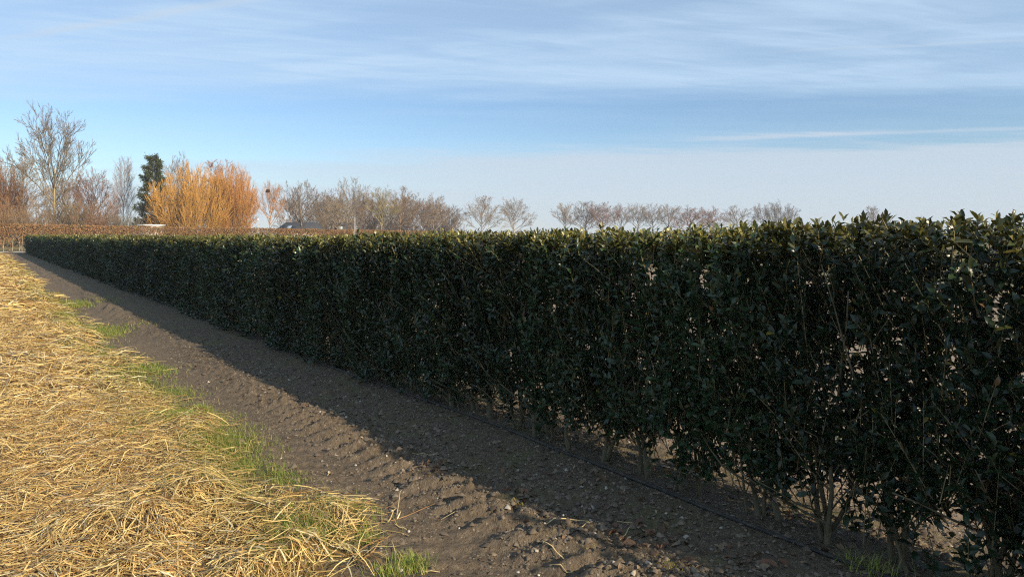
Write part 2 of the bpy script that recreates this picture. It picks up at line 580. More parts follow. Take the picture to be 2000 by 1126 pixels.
def make_shoots(y0, y1, per_m2, s, rng, face_bias=(0.46, 0.30)):
    """shoot base points and axes inside the hedge volume"""
    n = int((y1 - y0) * 1.7 * per_m2)
    Y = rng.uniform(y0, y1, n)
    u = rng.random(n)
    lay = rng.random(n)
    front = lay < face_bias[0]
    back = (lay >= face_bias[0]) & (lay < sum(face_bias))
    bulge = 0.16 * fbm(Y * 1.6, u * 3.0, 17, 3) + 0.05 * fbm(Y * 6, u * 9, 19, 2) - 0.035 * np.cos(Y * 2 * math.pi / 0.43 + 2 * fbm(Y * 0.7, Y * 0, 39, 2))
    X = np.where(front, HX0 + bulge + np.abs(rng.normal(0, 0.09, n)),
                 np.where(back, HX1 + bulge - np.abs(rng.normal(0, 0.1, n)), rng.uniform(HX0 + 0.05, HX1 - 0.05, n)))
    top = hedge_top(Y)
    # sparse foot, dense crown
    z0 = -0.04 + (0.08 + 0.22 * np.clip(fbm(Y * 2.2, Y * 0, 23, 2) + 0.25, 0, 1)) * sst(Y, 9.5, 4.0)
    Z = z0 + (top - z0 - 0.13 - 0.03 * s) * u ** 0.95
    keep = rng.random(n) < (lambda op: (1 - op) * (0.9 + 0.1 * sst(Z, 0.05, 0.3)) + op * (0.2 + 0.8 * sst(Z + 0.3 * fbm(Y * 2.6, Y * 0, 25, 2), 0.10, 0.42)))(sst(Y, 7.5, 3.5))
    # open pockets in the foliage
    pocket = fbm(Y * 3.1, Z * 3.1, 29, 3)
    keep &= rng.random(n) < np.where(pocket > 0.34, 0.6, 1.0)
    X, Y, Z, front, back, top = (a[keep] for a in (X, Y, Z, front, back, top))
    n = len(X)
    ax = np.stack([np.where(front, -1, np.where(back, 1, 0)) * rng.uniform(0.15, 0.9, n) + rng.normal(0, 0.25, n),
                   rng.normal(0, 0.38, n), np.ones(n) * rng.uniform(0.6, 1.2, n)], -1)
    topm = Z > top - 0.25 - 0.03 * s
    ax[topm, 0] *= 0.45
    return np.stack([X, Y, Z], -1), norm(ax), topm


def shoots_to_leaves(Pb, A, topm, s, nl, rng):
    n = len(Pb)
    Ls = np.where(topm, rng.uniform(0.07, 0.14, n), rng.uniform(0.10, 0.22, n)) * (0.7 + 0.3 * s)
    ref = norm(np.cross(A, np.array([[0.3, 0.9, 0.1]])))
    ref2 = np.cross(A, ref)
    k = np.arange(nl)
    ph = rng.uniform(0, 6.28, n)[:, None] + k[None, :] * 2.4 + rng.normal(0, 0.3, (n, nl))
    tt = (k[None, :] + rng.uniform(0.2, 0.8, (n, nl))) / nl
    rad = ref[:, None, :] * np.cos(ph)[..., None] + ref2[:, None, :] * np.sin(ph)[..., None]
    O = Pb[:, None, :] + A[:, None, :] * (Ls[:, None] * tt)[..., None]
    open_ = np.clip(1.25 - 0.75 * tt + rng.normal(0, 0.2, (n, nl)), 0.25, 1.5)   # leaves close up toward the tip
    D = norm(A[:, None, :] * np.cos(open_)[..., None] + rad * np.sin(open_)[..., None] + rng.normal(0, 0.16, (n, nl, 3)) + np.array([0, 0, -0.1]))
    N = norm(np.cross(np.cross(D, A[:, None, :] + rng.normal(0, 0.25, (n, nl, 3))), D))
    L = rng.uniform(0.046, 0.082, (n, nl)) * s * (1.05 - 0.35 * tt)
    Wd = L * rng.uniform(0.19, 0.25, (n, nl))
    curl = rng.normal(0.7, 0.6, (n, nl))
    # leaf colour: deep green, fresh tips yellower, sunlit look of the hedge top painted in, a few yellow and brown ones
    g = rng.random((n, nl))
    col = np.stack([0.008 + 0.010 * g, 0.025 + 0.024 * g, 0.011 + 0.010 * g], -1)
    young_sunlit = (np.where(topm, 0.95, 0.10)[:, None] * rng.random((n, nl)) ** 0.7 * (0.45 + 0.55 * tt))[..., None]
    col = col * (1 - young_sunlit) + np.array([0.25, 0.215, 0.055]) * young_sunlit
    plant = (1 + 0.75 * fbm(Pb[:, 1] * 1.9, Pb[:, 1] * 0, 49, 2))[:, None, None]
    col = col * plant * rng.uniform(0.75, 1.3, (n, 1, 1))
    odd = rng.random((n, nl))
    col[odd < 0.004] = (0.26, 0.21, 0.035)
    col[(odd > 0.012) & (odd < 0.017)] = (0.14, 0.075, 0.03)
    f = lambda a: a.reshape(-1, a.shape[-1])
    return f(O), f(D), f(N), L.ravel(), Wd.ravel(), curl.ravel(), f(col), Ls


def build_hedge():
    rng = np.random.default_rng(3)
    root = empty('evergreen_hedge', (3.95, 2.0, 0.0))
    tag(root, 'long clipped dark evergreen hedge running from beside the camera to the far path', 'hedge')
    inv = Matrix.Translation((-3.95, -2.0, 0))

    def put(name, me, kind=None):
        o = obj(name, me, root)
        o.matrix_parent_inverse = inv
        if kind:
            o['kind'] = kind
        return o
    Vs, Fs, Cs, off = [], [], [], 0
    twigs = []
    cand = None
    for (y0, y1, per, s, nl, det) in ((-5.0, 0.4, 190, 1.5, 8, 1), (0.4, 6.0, 840, 1.0, 10, 2), (6.0, 11.0, 500, 1.14, 10, 2), (11.0, 24.0, 270, 1.4, 10, 1), (24.0, 45.0, 170, 1.8, 9, 1), (45.0, 80.0, 100, 2.3, 9, 1)):
        Pb, A, topm = make_shoots(y0, y1, per, s, rng)
        # longer shoots standing out of the clipped top and out of the face
        ne = int((y1 - y0) * 95 / s ** 1.5)
        ye = rng.uniform(y0, y1, ne)
        xe = rng.uniform(HX0, HX1, ne)
        Pe = np.stack([xe, ye, hedge_top(ye) - 0.16 - 0.02 * s + rng.exponential(0.006, ne)], -1)
        Ae = norm(np.stack([rng.normal(0, 0.25, ne), rng.normal(0, 0.25, ne), np.ones(ne)], -1))
        Pb = np.concatenate([Pb, Pe]); A = np.concatenate([A, Ae]); topm = np.concatenate([topm, np.ones(ne, bool)])
        if y1 < 13:
            # long leading shoots standing proud of the clipped face, stem in view
            nf = int((y1 - y0) * 16)
            yf = rng.uniform(y0, y1, nf); zf = rng.uniform(0.25, 1.3, nf)
            Af = norm(np.stack([rng.normal(-0.12, 0.12, nf), rng.normal(0, 0.22, nf), np.ones(nf)], -1))
            xf = HX0 - 0.02 + 0.12 * fbm(yf * 1.6, zf, 17, 3)
            for j in range(3):
                Pj = np.stack([xf, yf, zf], -1) + Af * (0.12 * j)
                Pb = np.concatenate([Pb, Pj]); A = np.concatenate([A, Af]); topm = np.concatenate([topm, np.zeros(nf, bool)])
        O, D, N, L, Wd, cu, col, Ls = shoots_to_leaves(Pb, A, topm, s, nl, rng)
        if y1 < 13:
            ft = Pb[:, 0] < HX0 + 0.32
            twigs.append(((Pb - A * 0.10)[ft], (Pb + A * Ls[:, None])[ft], topm[ft]))
        keep = np.ones(len(O), bool)
        if y0 == 0.4:
            # leaves that show largest from the path: parts of their own
            rel = O + D * L[:, None] * 0.5 - np.array([0, 0, EYE])
            rr = rel[:, 0] * CY - rel[:, 1] * SY
            fw = rel[:, 0] * SY + rel[:, 1] * CY
            px = 1000 + F * rr / fw; py = 460 - F * rel[:, 2] / fw
            dist = np.linalg.norm(rel, axis=1)
            face = np.abs((N * rel).sum(1)) / dist
            size = L / dist * (0.3 + 0.7 * face)
            ok = (px > 20) & (px < 1980) & (py < 1110) & (O[:, 0] < HX0 + 0.03 + 0.16 * fbm(O[:, 1] * 1.6, O[:, 2] * 0 + 0.5, 17, 3))
            idx = np.argsort(-np.where(ok, size, 0))[:300]
            keep[idx] = False
            cand = tuple(a[idx] for a in (O, D, N, L, Wd, cu, col))
        V, Fc, nv = leaf_geo(O[keep], D[keep], N[keep], L[keep], Wd[keep], cu[keep], det)
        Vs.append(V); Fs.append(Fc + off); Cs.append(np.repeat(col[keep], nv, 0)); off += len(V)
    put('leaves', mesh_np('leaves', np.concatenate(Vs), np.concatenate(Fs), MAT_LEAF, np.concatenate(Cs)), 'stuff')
    # the 300 nearest leaves, sharing a few blade meshes
    protos = []
    for k in range(12):
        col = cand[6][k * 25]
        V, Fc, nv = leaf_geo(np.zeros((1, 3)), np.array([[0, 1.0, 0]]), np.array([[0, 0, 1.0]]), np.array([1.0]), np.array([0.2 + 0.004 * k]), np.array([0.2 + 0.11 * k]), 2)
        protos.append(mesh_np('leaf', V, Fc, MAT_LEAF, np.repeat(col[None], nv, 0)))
    for i in range(len(cand[0])):
        o = obj('leaf', protos[i % 12], root)
        D = Vector(cand[1][i]); N = Vector(cand[2][i]); B = D.cross(N)
        s = float(cand[3][i])
        M = Matrix((B, D, N)).transposed().to_4x4() @ Matrix.Scale(s, 4)
        M.translation = Vector(cand[0][i])
        o.matrix_parent_inverse = inv
        o.matrix_basis = M
    # twigs that carry the shoots
    P0 = np.concatenate([t[0] for t in twigs]); P1 = np.concatenate([t[1] for t in twigs])
    V, Qd = tubes(P0, P1, np.full(len(P0), 0.0034), np.full(len(P0), 0.0018), 3)
    tcol = np.array([0.20, 0.165, 0.085]) * rng.uniform(0.5, 1.4, (len(P0), 1))
    put('twigs', mesh_np('twigs', V, Qd, MAT_TWIG, np.repeat(tcol, 6, 0)), 'stuff')
    # trunks with side limbs
    y = 0.55
    while y < 17:
        for s in range(int(rng.integers(2, 5))):
            x = 3.635 + rng.normal(0, 0.035)
            yy = y + rng.normal(0, 0.055)
            r = rng.uniform(0.008, 0.017)
            lean = rng.normal(0, 0.2); leanx = rng.normal(-0.02, 0.06)
            hh = rng.uniform(1.15, 1.55)
            zs = np.linspace(-0.05, hh, 9)
            g = float(height(x, yy))
            wig = rng.normal(0, 0.012, (9, 2)).cumsum(0)
            pts = np.stack([x + leanx * zs + wig[:, 0], yy + lean * zs + wig[:, 1], zs + g], -1)
            rad = r * (1 - 0.72 * zs / hh)
            rad[0] *= 1.6; rad[1] *= 1.12
            parts = []
            Vt, Qt, Tt = polytube(pts, rad, 6)
            parts.append((Vt, [Qt, Tt]))
            for bch in range(int(rng.integers(6, 12))):
                i0 = int(rng.integers(0 + 1, 8)) if bch > 3 else int(rng.integers(1, 4))
                a = rng.uniform(0, 6.28)
                ln = rng.uniform(0.18, 0.5)
                d = np.array([math.cos(a) * 0.8, math.sin(a) * 0.8, rng.uniform(0.25, 1.1)])
                d /= np.linalg.norm(d)
                tt = np.linspace(0, 1, 5)[:, None]
                bp = pts[i0] + d * ln * tt + np.array([0, 0, 0.12]) * ln * tt ** 2 + rng.normal(0, 0.012, (5, 3)) * tt
                Vt, Qt, Tt = polytube(bp, rad[i0] * np.linspace(0.5, 0.22, 5), 4)
                parts.append((Vt, [Qt, Tt]))
            Vt, fs = join(parts)
            put('trunk', mesh_np('trunk', Vt, fs, MAT_STEM, smooth=True))
        y += rng.uniform(0.30, 0.46)
    return root


build_hedge()

# drip hose along the hedge foot
hy = np.concatenate([np.arange(-1, 14, 0.18), np.arange(14, 79, 0.9)])
hx = 3.50 + 0.05 * fbm(hy * 0.5, hy * 0, 77, 3) + 0.01 * fbm(hy * 3, hy * 0, 78, 2)
hz = np.maximum(height(hx, hy), 0.0) + 0.010 + 0.008 * (fbm(hy * 1.3, hy * 0, 79, 2) + 0.3)
hm, hb, hp, _ = new_mat('black_polyethylene')
htc = hb.n.new('ShaderNodeTexCoord')
hb.l.new(hb.ramp(hb.noise(htc.outputs['Object'], 20, 4, 0.6), [(0.35, (0.016, 0.015, 0.015)), (0.75, (0.07, 0.058, 0.045))]), hp.inputs['Base Color'])
hp.inputs['Roughness'].default_value = 0.75
Vh, Qh, Th = polytube(np.stack([hx, hy, hz], -1), np.full(len(hx), 0.0105), 8)
tag(obj('drip_hose', mesh_np('drip_hose', Vh, [Qh, Th], hm, smooth=True)), 'black plastic drip irrigation hose lying along the foot of the evergreen hedge', 'hose')


# ------------------------------------------------------------------ straw
def strands(P, theta, L, Wd, arch, kink, lift, rng, seg=3, prism=False, drape=True):
    """stalks lying on the ground: returns V, quads, verts per stalk"""
    n = len(P)
    t = np.linspace(0, 1, seg + 1)
    th = theta[:, None] + kink[:, None] * np.where(t > 0.4, 1.0, 0.0)[None] + (rng.normal(0, 0.045, (n, seg + 1)).cumsum(1))
    step = (L / seg)[:, None]
    dx = np.cos(th) * step; dy = np.sin(th) * step
    x = P[:, 0:1] + np.concatenate([np.zeros((n, 1)), dx[:, :-1].cumsum(1)], 1)
    y = P[:, 1:2] + np.concatenate([np.zeros((n, 1)), dy[:, :-1].cumsum(1)], 1)
    z = (height(x, y) if drape else height(P[:, 0:1], P[:, 1:2])) + P[:, 2:3] + lift[:, None] * (t[None] - 0.5) * L[:, None] + arch[:, None] * (4 * t * (1 - t))[None] * L[:, None]
    z = np.maximum(z, height(x, y) + 0.003)
    C = np.stack([x, y, z], -1)
    side = np.stack([-np.sin(th), np.cos(th), np.zeros_like(th)], -1)
    roll = rng.uniform(-0.9, 0.9, n)[:, None, None]
    sd_ = side * np.cos(roll) + np.array([0, 0, 1.0]) * np.sin(roll)
    tp = (1 - 0.55 * t ** 2)[None, :, None]
    w = Wd[:, None, None] * tp
    if prism:
        up = np.cross(np.stack([np.cos(th), np.sin(th), np.zeros_like(th)], -1), sd_)
        a, b_, c = C + sd_ * w, C - sd_ * w * 0.6 + up * w * 0.85, C - sd_ * w * 0.6 - up * w * 0.85
        V = np.stack([a, b_, c], 2).reshape(-1, 3)
        k = 3
    else:
        V = np.stack([C + sd_ * w, C - sd_ * w], 2).reshape(-1, 3)
        k = 2
    per = (seg + 1) * k
    base = np.arange(n)[:, None, None] * per + np.arange(seg)[None, :, None] * k
    if k == 2:
        Qd = np.concatenate([base + 0, base + 1, base + 3, base + 2], -1).reshape(-1, 4)
    else:
        i = np.arange(3)[None, None, :]; j = (i + 1) % 3
        Qd = np.stack([base + i, base + j, base + 3 + j, base + 3 + i], -1).reshape(-1, 4)
    return V, Qd, per


def straw_cols(n, rng, x=None, y=None):
    g = rng.random(n)[:, None]
    c = np.array([0.57, 0.37, 0.115]) * (1 - g) + np.array([0.78, 0.60, 0.26]) * g
    h = rng.random(n)
    c[h < 0.26] = np.array([0.36, 0.20, 0.075]) * rng.uniform(0.7, 1.25, ((h < 0.26).sum(), 1))
    c[(h > 0.93)] = (0.80, 0.68, 0.42)
    gm = (h > 0.26) & (h < 0.34)
    c[gm] = np.array([0.27, 0.23, 0.16]) * rng.uniform(0.7, 1.2, (gm.sum(), 1))
    if x is not None:   # damp, greenish stalks towards the strip's edge
        gr = (sst(x, 0.75, 1.55) * np.clip(0.5 + 1.3 * fbm(x * 2, y * 1.1, 55, 2), 0, 1))[:, None] * rng.random((n, 1))
        c = c * (1 - gr) + np.array([0.36, 0.34, 0.10]) * gr
    return c * rng.uniform(0.78, 1.15, (n, 1))


def ground_at(px, py):
    """point on the level ground that a photograph pixel looks at"""
    t = EYE / ((py - 460.0) / F)
    r = (px - 1000.0) / F * t
    return r * CY + t * SY, -r * SY + t * CY


GRASS_SPOTS = ((345, 812, 3600, 0.15, 0.11), (425, 865, 3600, 0.15, 0.10), (255, 850, 1000, 0.09, 0.09), (600, 1030, 1700, 0.09, 0.085), (130, 590, 3000, 0.34, 0.16), (475, 905, 1300, 0.11, 0.075), (195, 640, 1900, 0.28, 0.14), (290, 715, 1200, 0.15, 0.10), (335, 760, 1000, 0.12, 0.10), (560, 925, 700, 0.07, 0.07), (520, 1080, 600, 0.08, 0.06), (430, 960, 500, 0.08, 0.06))


def build_straw():
    rng = np.random.default_rng(21)
    Vs, Qs, Cs, off = [], [], [], 0

    def add(n, x0, x1, y0, y1, l0, l1, w0, w1, seg, prism, hz):
        nonlocal off
        x = rng.uniform(x0, x1, n); y = rng.uniform(y0, y1, n)
        e = straw_edge(y)
        cover = sst(x, e + 0.28, e - 0.22)
        # bare and grassy patches along the margin
        m = sst(x, 0.75, 1.35)
        cover = cover * (1 - m * 0.92 * sst(fbm(x * 1.7, y * 0.9, 44, 3), -0.06, 0.16))
        for (gx, gy, gn, gs, gl) in GRASS_SPOTS:
            qx, qy = ground_at(gx, gy)
            cover = cover * (1 - 0.84 * np.exp(-(((x - qx) / (gs * 1.55)) ** 2 + ((y - qy) / (gs * 2.0)) ** 2) ** 1.5))
        k = rng.random(n) < cover
        x, y = x[k], y[k]
        n = len(x)
        th = 5.5 * fbm(x * 0.9, y * 0.8, 15, 2) + 1.2 + rng.normal(0, 1.05, n)
        P = np.stack([x, y, rng.exponential(hz, n)], -1)
        L = rng.uniform(l0, l1, n)
        V, Qd, per = strands(P, th, L, rng.uniform(w0, w1, n), np.abs(rng.normal(0, 0.07, n)), np.where(rng.random(n) < 0.25, rng.normal(0, 1.0, n), 0), rng.normal(0, 0.16, n), rng, seg, prism)
        Vs.append(V); Qs.append(Qd + off); off += len(V)
        Cs.append(np.repeat(straw_cols(n, rng, x, y), per, 0))
    add(10500, -0.5, 2.1, 1.5, 8.0, 0.08, 0.32, 0.0014, 0.0027, 3, True, 0.014)
    add(30000, -0.5, 2.1, 1.5, 8.0, 0.05, 0.28, 0.0016, 0.0040, 3, False, 0.013)
    add(14000, -0.5, 2.1, 1.5, 8.0, 0.02, 0.10, 0.0014, 0.0035, 1, False, 0.012)
    add(28000, -0.7, 2.1, 8.0, 18.0, 0.10, 0.34, 0.0032, 0.0062, 2, False, 0.018)
    add(20000, -1.0, 2.1, 18.0, 40.0, 0.2, 0.5, 0.008, 0.015, 2, False, 0.025)
    add(16000, -1.6, 2.0, 40.0, 82.0, 0.3, 0.7, 0.016, 0.026, 1, False, 0.03)
    add(9000, -4.0, -0.5, 0.5, 14.0, 0.12, 0.36, 0.005, 0.010, 2, False, 0.02)
    add(6000, -5.0, -0.7, 14.0, 82.0, 0.3, 0.7, 0.02, 0.03, 1, False, 0.03)
    s = obj('straw', mesh_np('straw', np.concatenate(Vs), np.concatenate(Qs), MAT_STRAW, np.concatenate(Cs)))
    tag(s, 'thick carpet of golden straw covering the field edge', 'straw', kind='stuff')


build_straw()


def build_grass():
    rng = np.random.default_rng(31)
    Vs, Qs, Cs, off = [], [], [], 0

    def blades(n, cx, cy, sp, l0, l1, w, seg=2):
        x = cx + rng.normal(0, sp, n); y = cy + rng.normal(0, sp * 1.3, n)
        return field(x, y, l0, l1, w, seg)

    def field(x, y, l0, l1, w, seg=3):
        n = len(x)
        th = rng.uniform(0, 6.28, n)
        L = rng.uniform(l0, l1, n)
        t = np.linspace(0, 1, seg + 1)[None, :]
        lean = rng.uniform(0.45, 0.98, n)[:, None]
        out = lean * t ** 1.5 * L[:, None]
        z = height(x, y)[:, None] - 0.004 + t * L[:, None] * np.sqrt(np.clip(1 - (lean * t ** 0.6) ** 2 * 0.8, 0.1, 1))
        C = np.stack([x[:, None] + np.cos(th)[:, None] * out, y[:, None] + np.sin(th)[:, None] * out, z], -1)
        sd_ = np.stack([-np.sin(th), np.cos(th), np.zeros(n)], -1)[:, None, :]
        ww = (w * rng.uniform(0.7, 1.3, n))[:, None, None] * (1 - 0.85 * t)[..., None]
        V = np.stack([C + sd_ * ww, C - sd_ * ww], 2).reshape(-1, 3)
        per = (seg + 1) * 2
        base = np.arange(n)[:, None, None] * per + np.arange(seg)[None, :, None] * 2
        Qd = np.concatenate([base, base + 1, base + 3, base + 2], -1).reshape(-1, 4)
        g = rng.random((n, 1))
        c = np.array([0.125, 0.195, 0.03]) * (1 - g) + np.array([0.28, 0.33, 0.065]) * g
        dry = rng.random(n) < 0.22
        c[dry] = (0.42, 0.34, 0.13)
        return V, Qd, np.repeat(c, per, 0)

    # low grass growing through the straw margin
    def scatter(n, y0, y1, l0, l1, w, seg):
        nonlocal off
        x = rng.uniform(0.6, 2.0, n); y = y0 + (y1 - y0) * rng.random(n)
        e = straw_edge(y)
        dens = np.exp(-((x - (e - 0.15)) / 0.30) ** 2) * (0.26 + 0.74 * sst(fbm(x * 1.7, y * 0.9, 44, 3), -0.08, 0.18))
        k = rng.random(n) < dens
        V, Qd, c = field(x[k], y[k], l0, l1, w, seg)
        Vs.append(V); Qs.append(Qd + off); Cs.append(c); off += len(V)
    scatter(34000, 1.8, 9.0, 0.025, 0.09, 0.0018, 2)
    scatter(26000, 9.0, 22.0, 0.03, 0.09, 0.003, 2)
    scatter(12000, 22.0, 60.0, 0.05, 0.11, 0.008, 1)
    for (px, py, n, sp, l) in GRASS_SPOTS:
        cx, cy = ground_at(px, py)
        V, Qd, c = blades(n, cx, cy, sp * 1.15, 0.02, l * 0.72, 0.0020 if cy < 9 else 0.004)
        Vs.append(V); Qs.append(Qd + off); Cs.append(c); off += len(V)
    g = obj('grass', mesh_np('grass', np.concatenate(Vs), np.concatenate(Qs), MAT_GRASS, np.concatenate(Cs)))
    tag(g, 'low green grass growing through the straw margin', 'grass', kind='stuff')

    # separate tufts standing on the bare soil
    tufts = [(640, 988, 90, 0.022, 0.09, 'small green grass tuft beside the straw ends on bare soil'),
             (718, 1035, 110, 0.028, 0.10, 'round bright green grass tuft on soil between two dried tufts'),
             (800, 1085, 320, 0.050, 0.085, 'widest green grass tuft at the lower edge beside the wheel rut'),
             (760, 1100, 140, 0.04, 0.08, 'dark leafy weed tuft close to the widest grass tuft'),
             (535, 912, 90, 0.03, 0.07, 'tiny grass tuft between straw and rut further back'),
             (395, 790, 120, 0.035, 0.085, 'leaning grass tuft at the straw edge near the rut'),
             (1010, 985, 60, 0.03, 0.035, 'flat yellowish weed patch on the clod ridge in sun'),
             (1310, 1108, 70, 0.035, 0.035, 'low yellow-green seedling patch at the bottom below the shade'),
             (1700, 1112, 140, 0.05, 0.11, 'shaded grass clump behind the hose at the hedge foot')]
    for px, py, n, sp, l, lab in tufts:
        cx, cy = ground_at(px, py)
        V, Qd, c = blades(n, cx, cy, sp, l * 0.4, l, 0.0021)
        c = c * (1.15 if 'yellow' not in lab else np.array([1.6, 1.2, 0.8]))
        V = V - np.array([cx, cy, 0])
        o = obj('grass_tuft', mesh_np('grass_tuft', V, Qd, MAT_GRASS, c), None, (cx, cy, 0))
        tag(o, lab, 'grass tuft', 'grass tufts on the bare soil')
    # dried bleached tufts with long drooping blades
    for px, py, n, lab in ((690, 1075, 46, 'dried bleached grass tuft with long drooping blades near the lower edge'),
                           (690, 965, 40, 'bundle of pale flattened stalks reaching out over the rut')):
        cx, cy = ground_at(px, py)
        x = cx + rng.normal(0, 0.03, n); y = cy + rng.normal(0, 0.03, n)
        th = rng.uniform(0, 6.28, n) if py > 1000 else rng.normal(-0.45, 0.25, n)
        if py < 1000:
            x = x - 0.12
        P = np.stack([x, y, rng.uniform(0.002, 0.02, n)], -1)
        V, Qd, per = strands(P, th, rng.uniform(0.12, 0.30, n), rng.uniform(0.002, 0.0042, n), np.abs(rng.normal(0.1, 0.06, n)), rng.normal(0, 0.4, n), rng.normal(0, 0.1, n), rng, 4, False)
        c = np.repeat(straw_cols(n, rng) * np.array([0.95, 1.0, 0.95]), per, 0)
        o = obj('dry_grass_tuft', mesh_np('dry_grass_tuft', V - np.array([cx, cy, 0]), Qd, MAT_STRAW, c), None, (cx, cy, 0))
        tag(o, lab, 'grass tuft', 'dried grass tufts')


build_grass()


# ------------------------------------------------------------------ loose things on the soil
def build_litter():
    rng = np.random.default_rng(41)
    # stalks lying singly on top of the straw or out on the soil
    def stalk(px, py, th, L, lab, grp, lift=0.0, kink=0.0, w=0.0032):
        cx, cy = ground_at(px, py)
        P = np.array([[cx - 0.5 * L * math.cos(th), cy - 0.5 * L * math.sin(th), 0.012]])
        V, Qd, per = strands(P, np.array([th]), np.array([L]), np.array([w]), np.array([0.04]), np.array([kink]), np.array([lift]), rng, 4, True)
        c = np.repeat(np.array([[0.72, 0.56, 0.28]]) * rng.uniform(0.75, 1.12), per, 0)
        o = obj('straw_stalk', mesh_np('straw_stalk', V - np.array([cx, cy, 0]), Qd, MAT_STRAW, c), None, (cx, cy, 0))
        tag(o, lab, 'straw', grp)
    for i in range(26):
        px, py = rng.uniform(620, 1250), rng.uniform(820, 1110)
        x, y = ground_at(px, py)
        if x < 1.75 or x > 2.95:
            continue
        th_, L_ = rng.uniform(0, 3.14), rng.uniform(0.07, 0.2)
        stalk(px, py, th_, L_, '%s straw stalk lying %s on the %s' % ('short' if L_ < 0.11 else 'long' if L_ > 0.16 else 'medium', 'along the track' if 0.8 < th_ < 2.3 else 'across the track', 'pressed rut floor' if x < 2.25 else 'lug marks' if x < 2.5 else 'crumbly soil by the shadow line'), 'single stalks on the bare soil')
    stalk(1105, 1028, -0.5, 0.26, 'long straight pale stalk lying on the sunlit clod ridge', 'single stalks on the bare soil', w=0.004)
    for i in range(90):
        px, py = rng.uniform(10, 640), rng.uniform(800, 1120)
        x, y = ground_at(px, py)
        if x > straw_edge(np.array([y]))[0] - 0.1:
            continue
        L_, k_ = rng.uniform(0.14, 0.38), rng.choice([0, 0, 1.3, -1.5])
        stalk(px, py, rng.uniform(0, 3.14), L_, '%s %s stalk %s' % (('long', 'short')[int(L_ < 0.25)], ('straight pale', 'sharply bent pale')[int(k_ != 0)], 'on straw at the lower edge' if py > 1040 else 'on straw near the picture edge' if px < 200 else 'on straw beside the grass patches' if px > 380 and py < 960 else 'in the middle of the straw'), 'stalks on top of the straw', rng.normal(0.12, 0.15), k_, 0.0036)

    # dead leaves
    meshes = []
    for k in range(10):
        L, w = 1.0, rng.uniform(0.2, 0.3)
        t = np.linspace(0, 1, 6)
        prof = np.sin(np.pi * np.clip(t * 0.96 + 0.02, 0, 1)) ** 0.8 * w
        cu = rng.uniform(-0.35, 0.5); fold = rng.uniform(0.1, 0.9)
        zc = cu * 0.5 * (4 * t * (1 - t)) * 0.5
        tw = rng.uniform(-0.7, 0.7) * (t - 0.5)
        mid = np.stack([t - 0.5, 0 * t, zc], -1)
        l = mid + np.stack([0 * t, np.cos(tw) * prof, np.sin(tw) * prof + fold * prof], -1)
        r = mid + np.stack([0 * t, -np.cos(tw) * prof, -np.sin(tw) * prof + fold * prof], -1)
        V = np.concatenate([mid, l, r])
        i = np.arange(5)
        Qd = np.concatenate([np.stack([i, i + 1, i + 7, i + 6], -1), np.stack([i + 12, i + 13, i + 1, i], -1)])
        base = [(0.16, 0.085, 0.05), (0.22, 0.13, 0.075), (0.12, 0.075, 0.05), (0.27, 0.19, 0.12), (0.19, 0.10, 0.065)][k % 5]
        if k == 9:
            base = (0.38, 0.34, 0.06)
        meshes.append((mesh_np('dead_leaf', V, Qd, MAT_DEAD, np.repeat(np.array([base]), len(V), 0), smooth=True), 'yellow' if k == 9 else ('pale tan' if k % 5 == 3 else 'brown')))
    n = 0
    clusters = [(1275, 1035, 0.10), (1240, 1060, 0.07), (1020, 965, 0.06), (830, 920, 0.06), (1350, 1105, 0.12), (1130, 930, 0.12), (1480, 1100, 0.1)]
    while n < 170:
        if rng.random() < 0.28:
            c = clusters[int(rng.integers(len(clusters)))]
            cx, cy = ground_at(c[0], c[1])
            x, y = cx + rng.normal(0, c[2]), cy + rng.normal(0, c[2])
        else:
            px, py = rng.uniform(250, 1760), rng.uniform(640, 1126)
            x, y = ground_at(px, py)
        if x < 2.0 or x > 3.75 or y > 13 or (x < 2.4 and rng.random() < 0.8):
            continue
        me, cn = meshes[int(rng.integers(10)) if n % 31 == 0 else int(rng.integers(9))]
        s = rng.uniform(0.03, 0.07)
        o = obj('dead_leaf', me, None, (x, y, float(height(x, y)) + 0.008))
        o.rotation_euler = (rng.normal(0, 0.45), rng.normal(0, 0.45), rng.uniform(0, 6.28))
        o.scale = (s, s, s)
        zone = ('in shade behind the hose' if x > 3.5 else 'on shaded soil before the hose' if x > 2.95
                else 'on the clod ridge' if x > 2.55 else 'on sunlit lug marks beside the rut')
        rng_ = 'near the lower edge' if y < 3.6 else 'further back' if y > 6 else 'midway'
        tag(o, '%s %s %s leaf %s, %s' % ('large' if s > 0.055 else 'small' if s < 0.042 else 'medium', cn, ('steeply tilted' if abs(o.rotation_euler.x) + abs(o.rotation_euler.y) > 0.75 else 'flat-lying' if abs(o.rotation_euler.x) + abs(o.rotation_euler.y) < 0.35 else 'curled'), zone, rng_), 'leaf', 'fallen dry leaves on the soil')
        n += 1

    # pebbles
    pro = []
    for k in range(6):
        u = np.linspace(0, np.pi, 6)[1:-1]; v = np.arange(8) * 2 * np.pi / 8
        P = [[0, 0, 1]] + [[math.sin(a) * math.cos(b), math.sin(a) * math.sin(b), math.cos(a)] for a in u for b in v] + [[0, 0, -1]]
        P = np.array(P) * rng.uniform(0.82, 1.15, (34, 1)) * np.array([1, rng.uniform(0.7, 0.95), rng.uniform(0.55, 0.8)])
        fs = [[0, 1 + i, 1 + (i + 1) % 8] for i in range(8)] + [[33, 25 + (i + 1) % 8, 25 + i] for i in range(8)]
        qs = [[1 + 8 * r + i, 9 + 8 * r + i, 9 + 8 * r + (i + 1) % 8, 1 + 8 * r + (i + 1) % 8] for r in range(3) for i in range(8)]
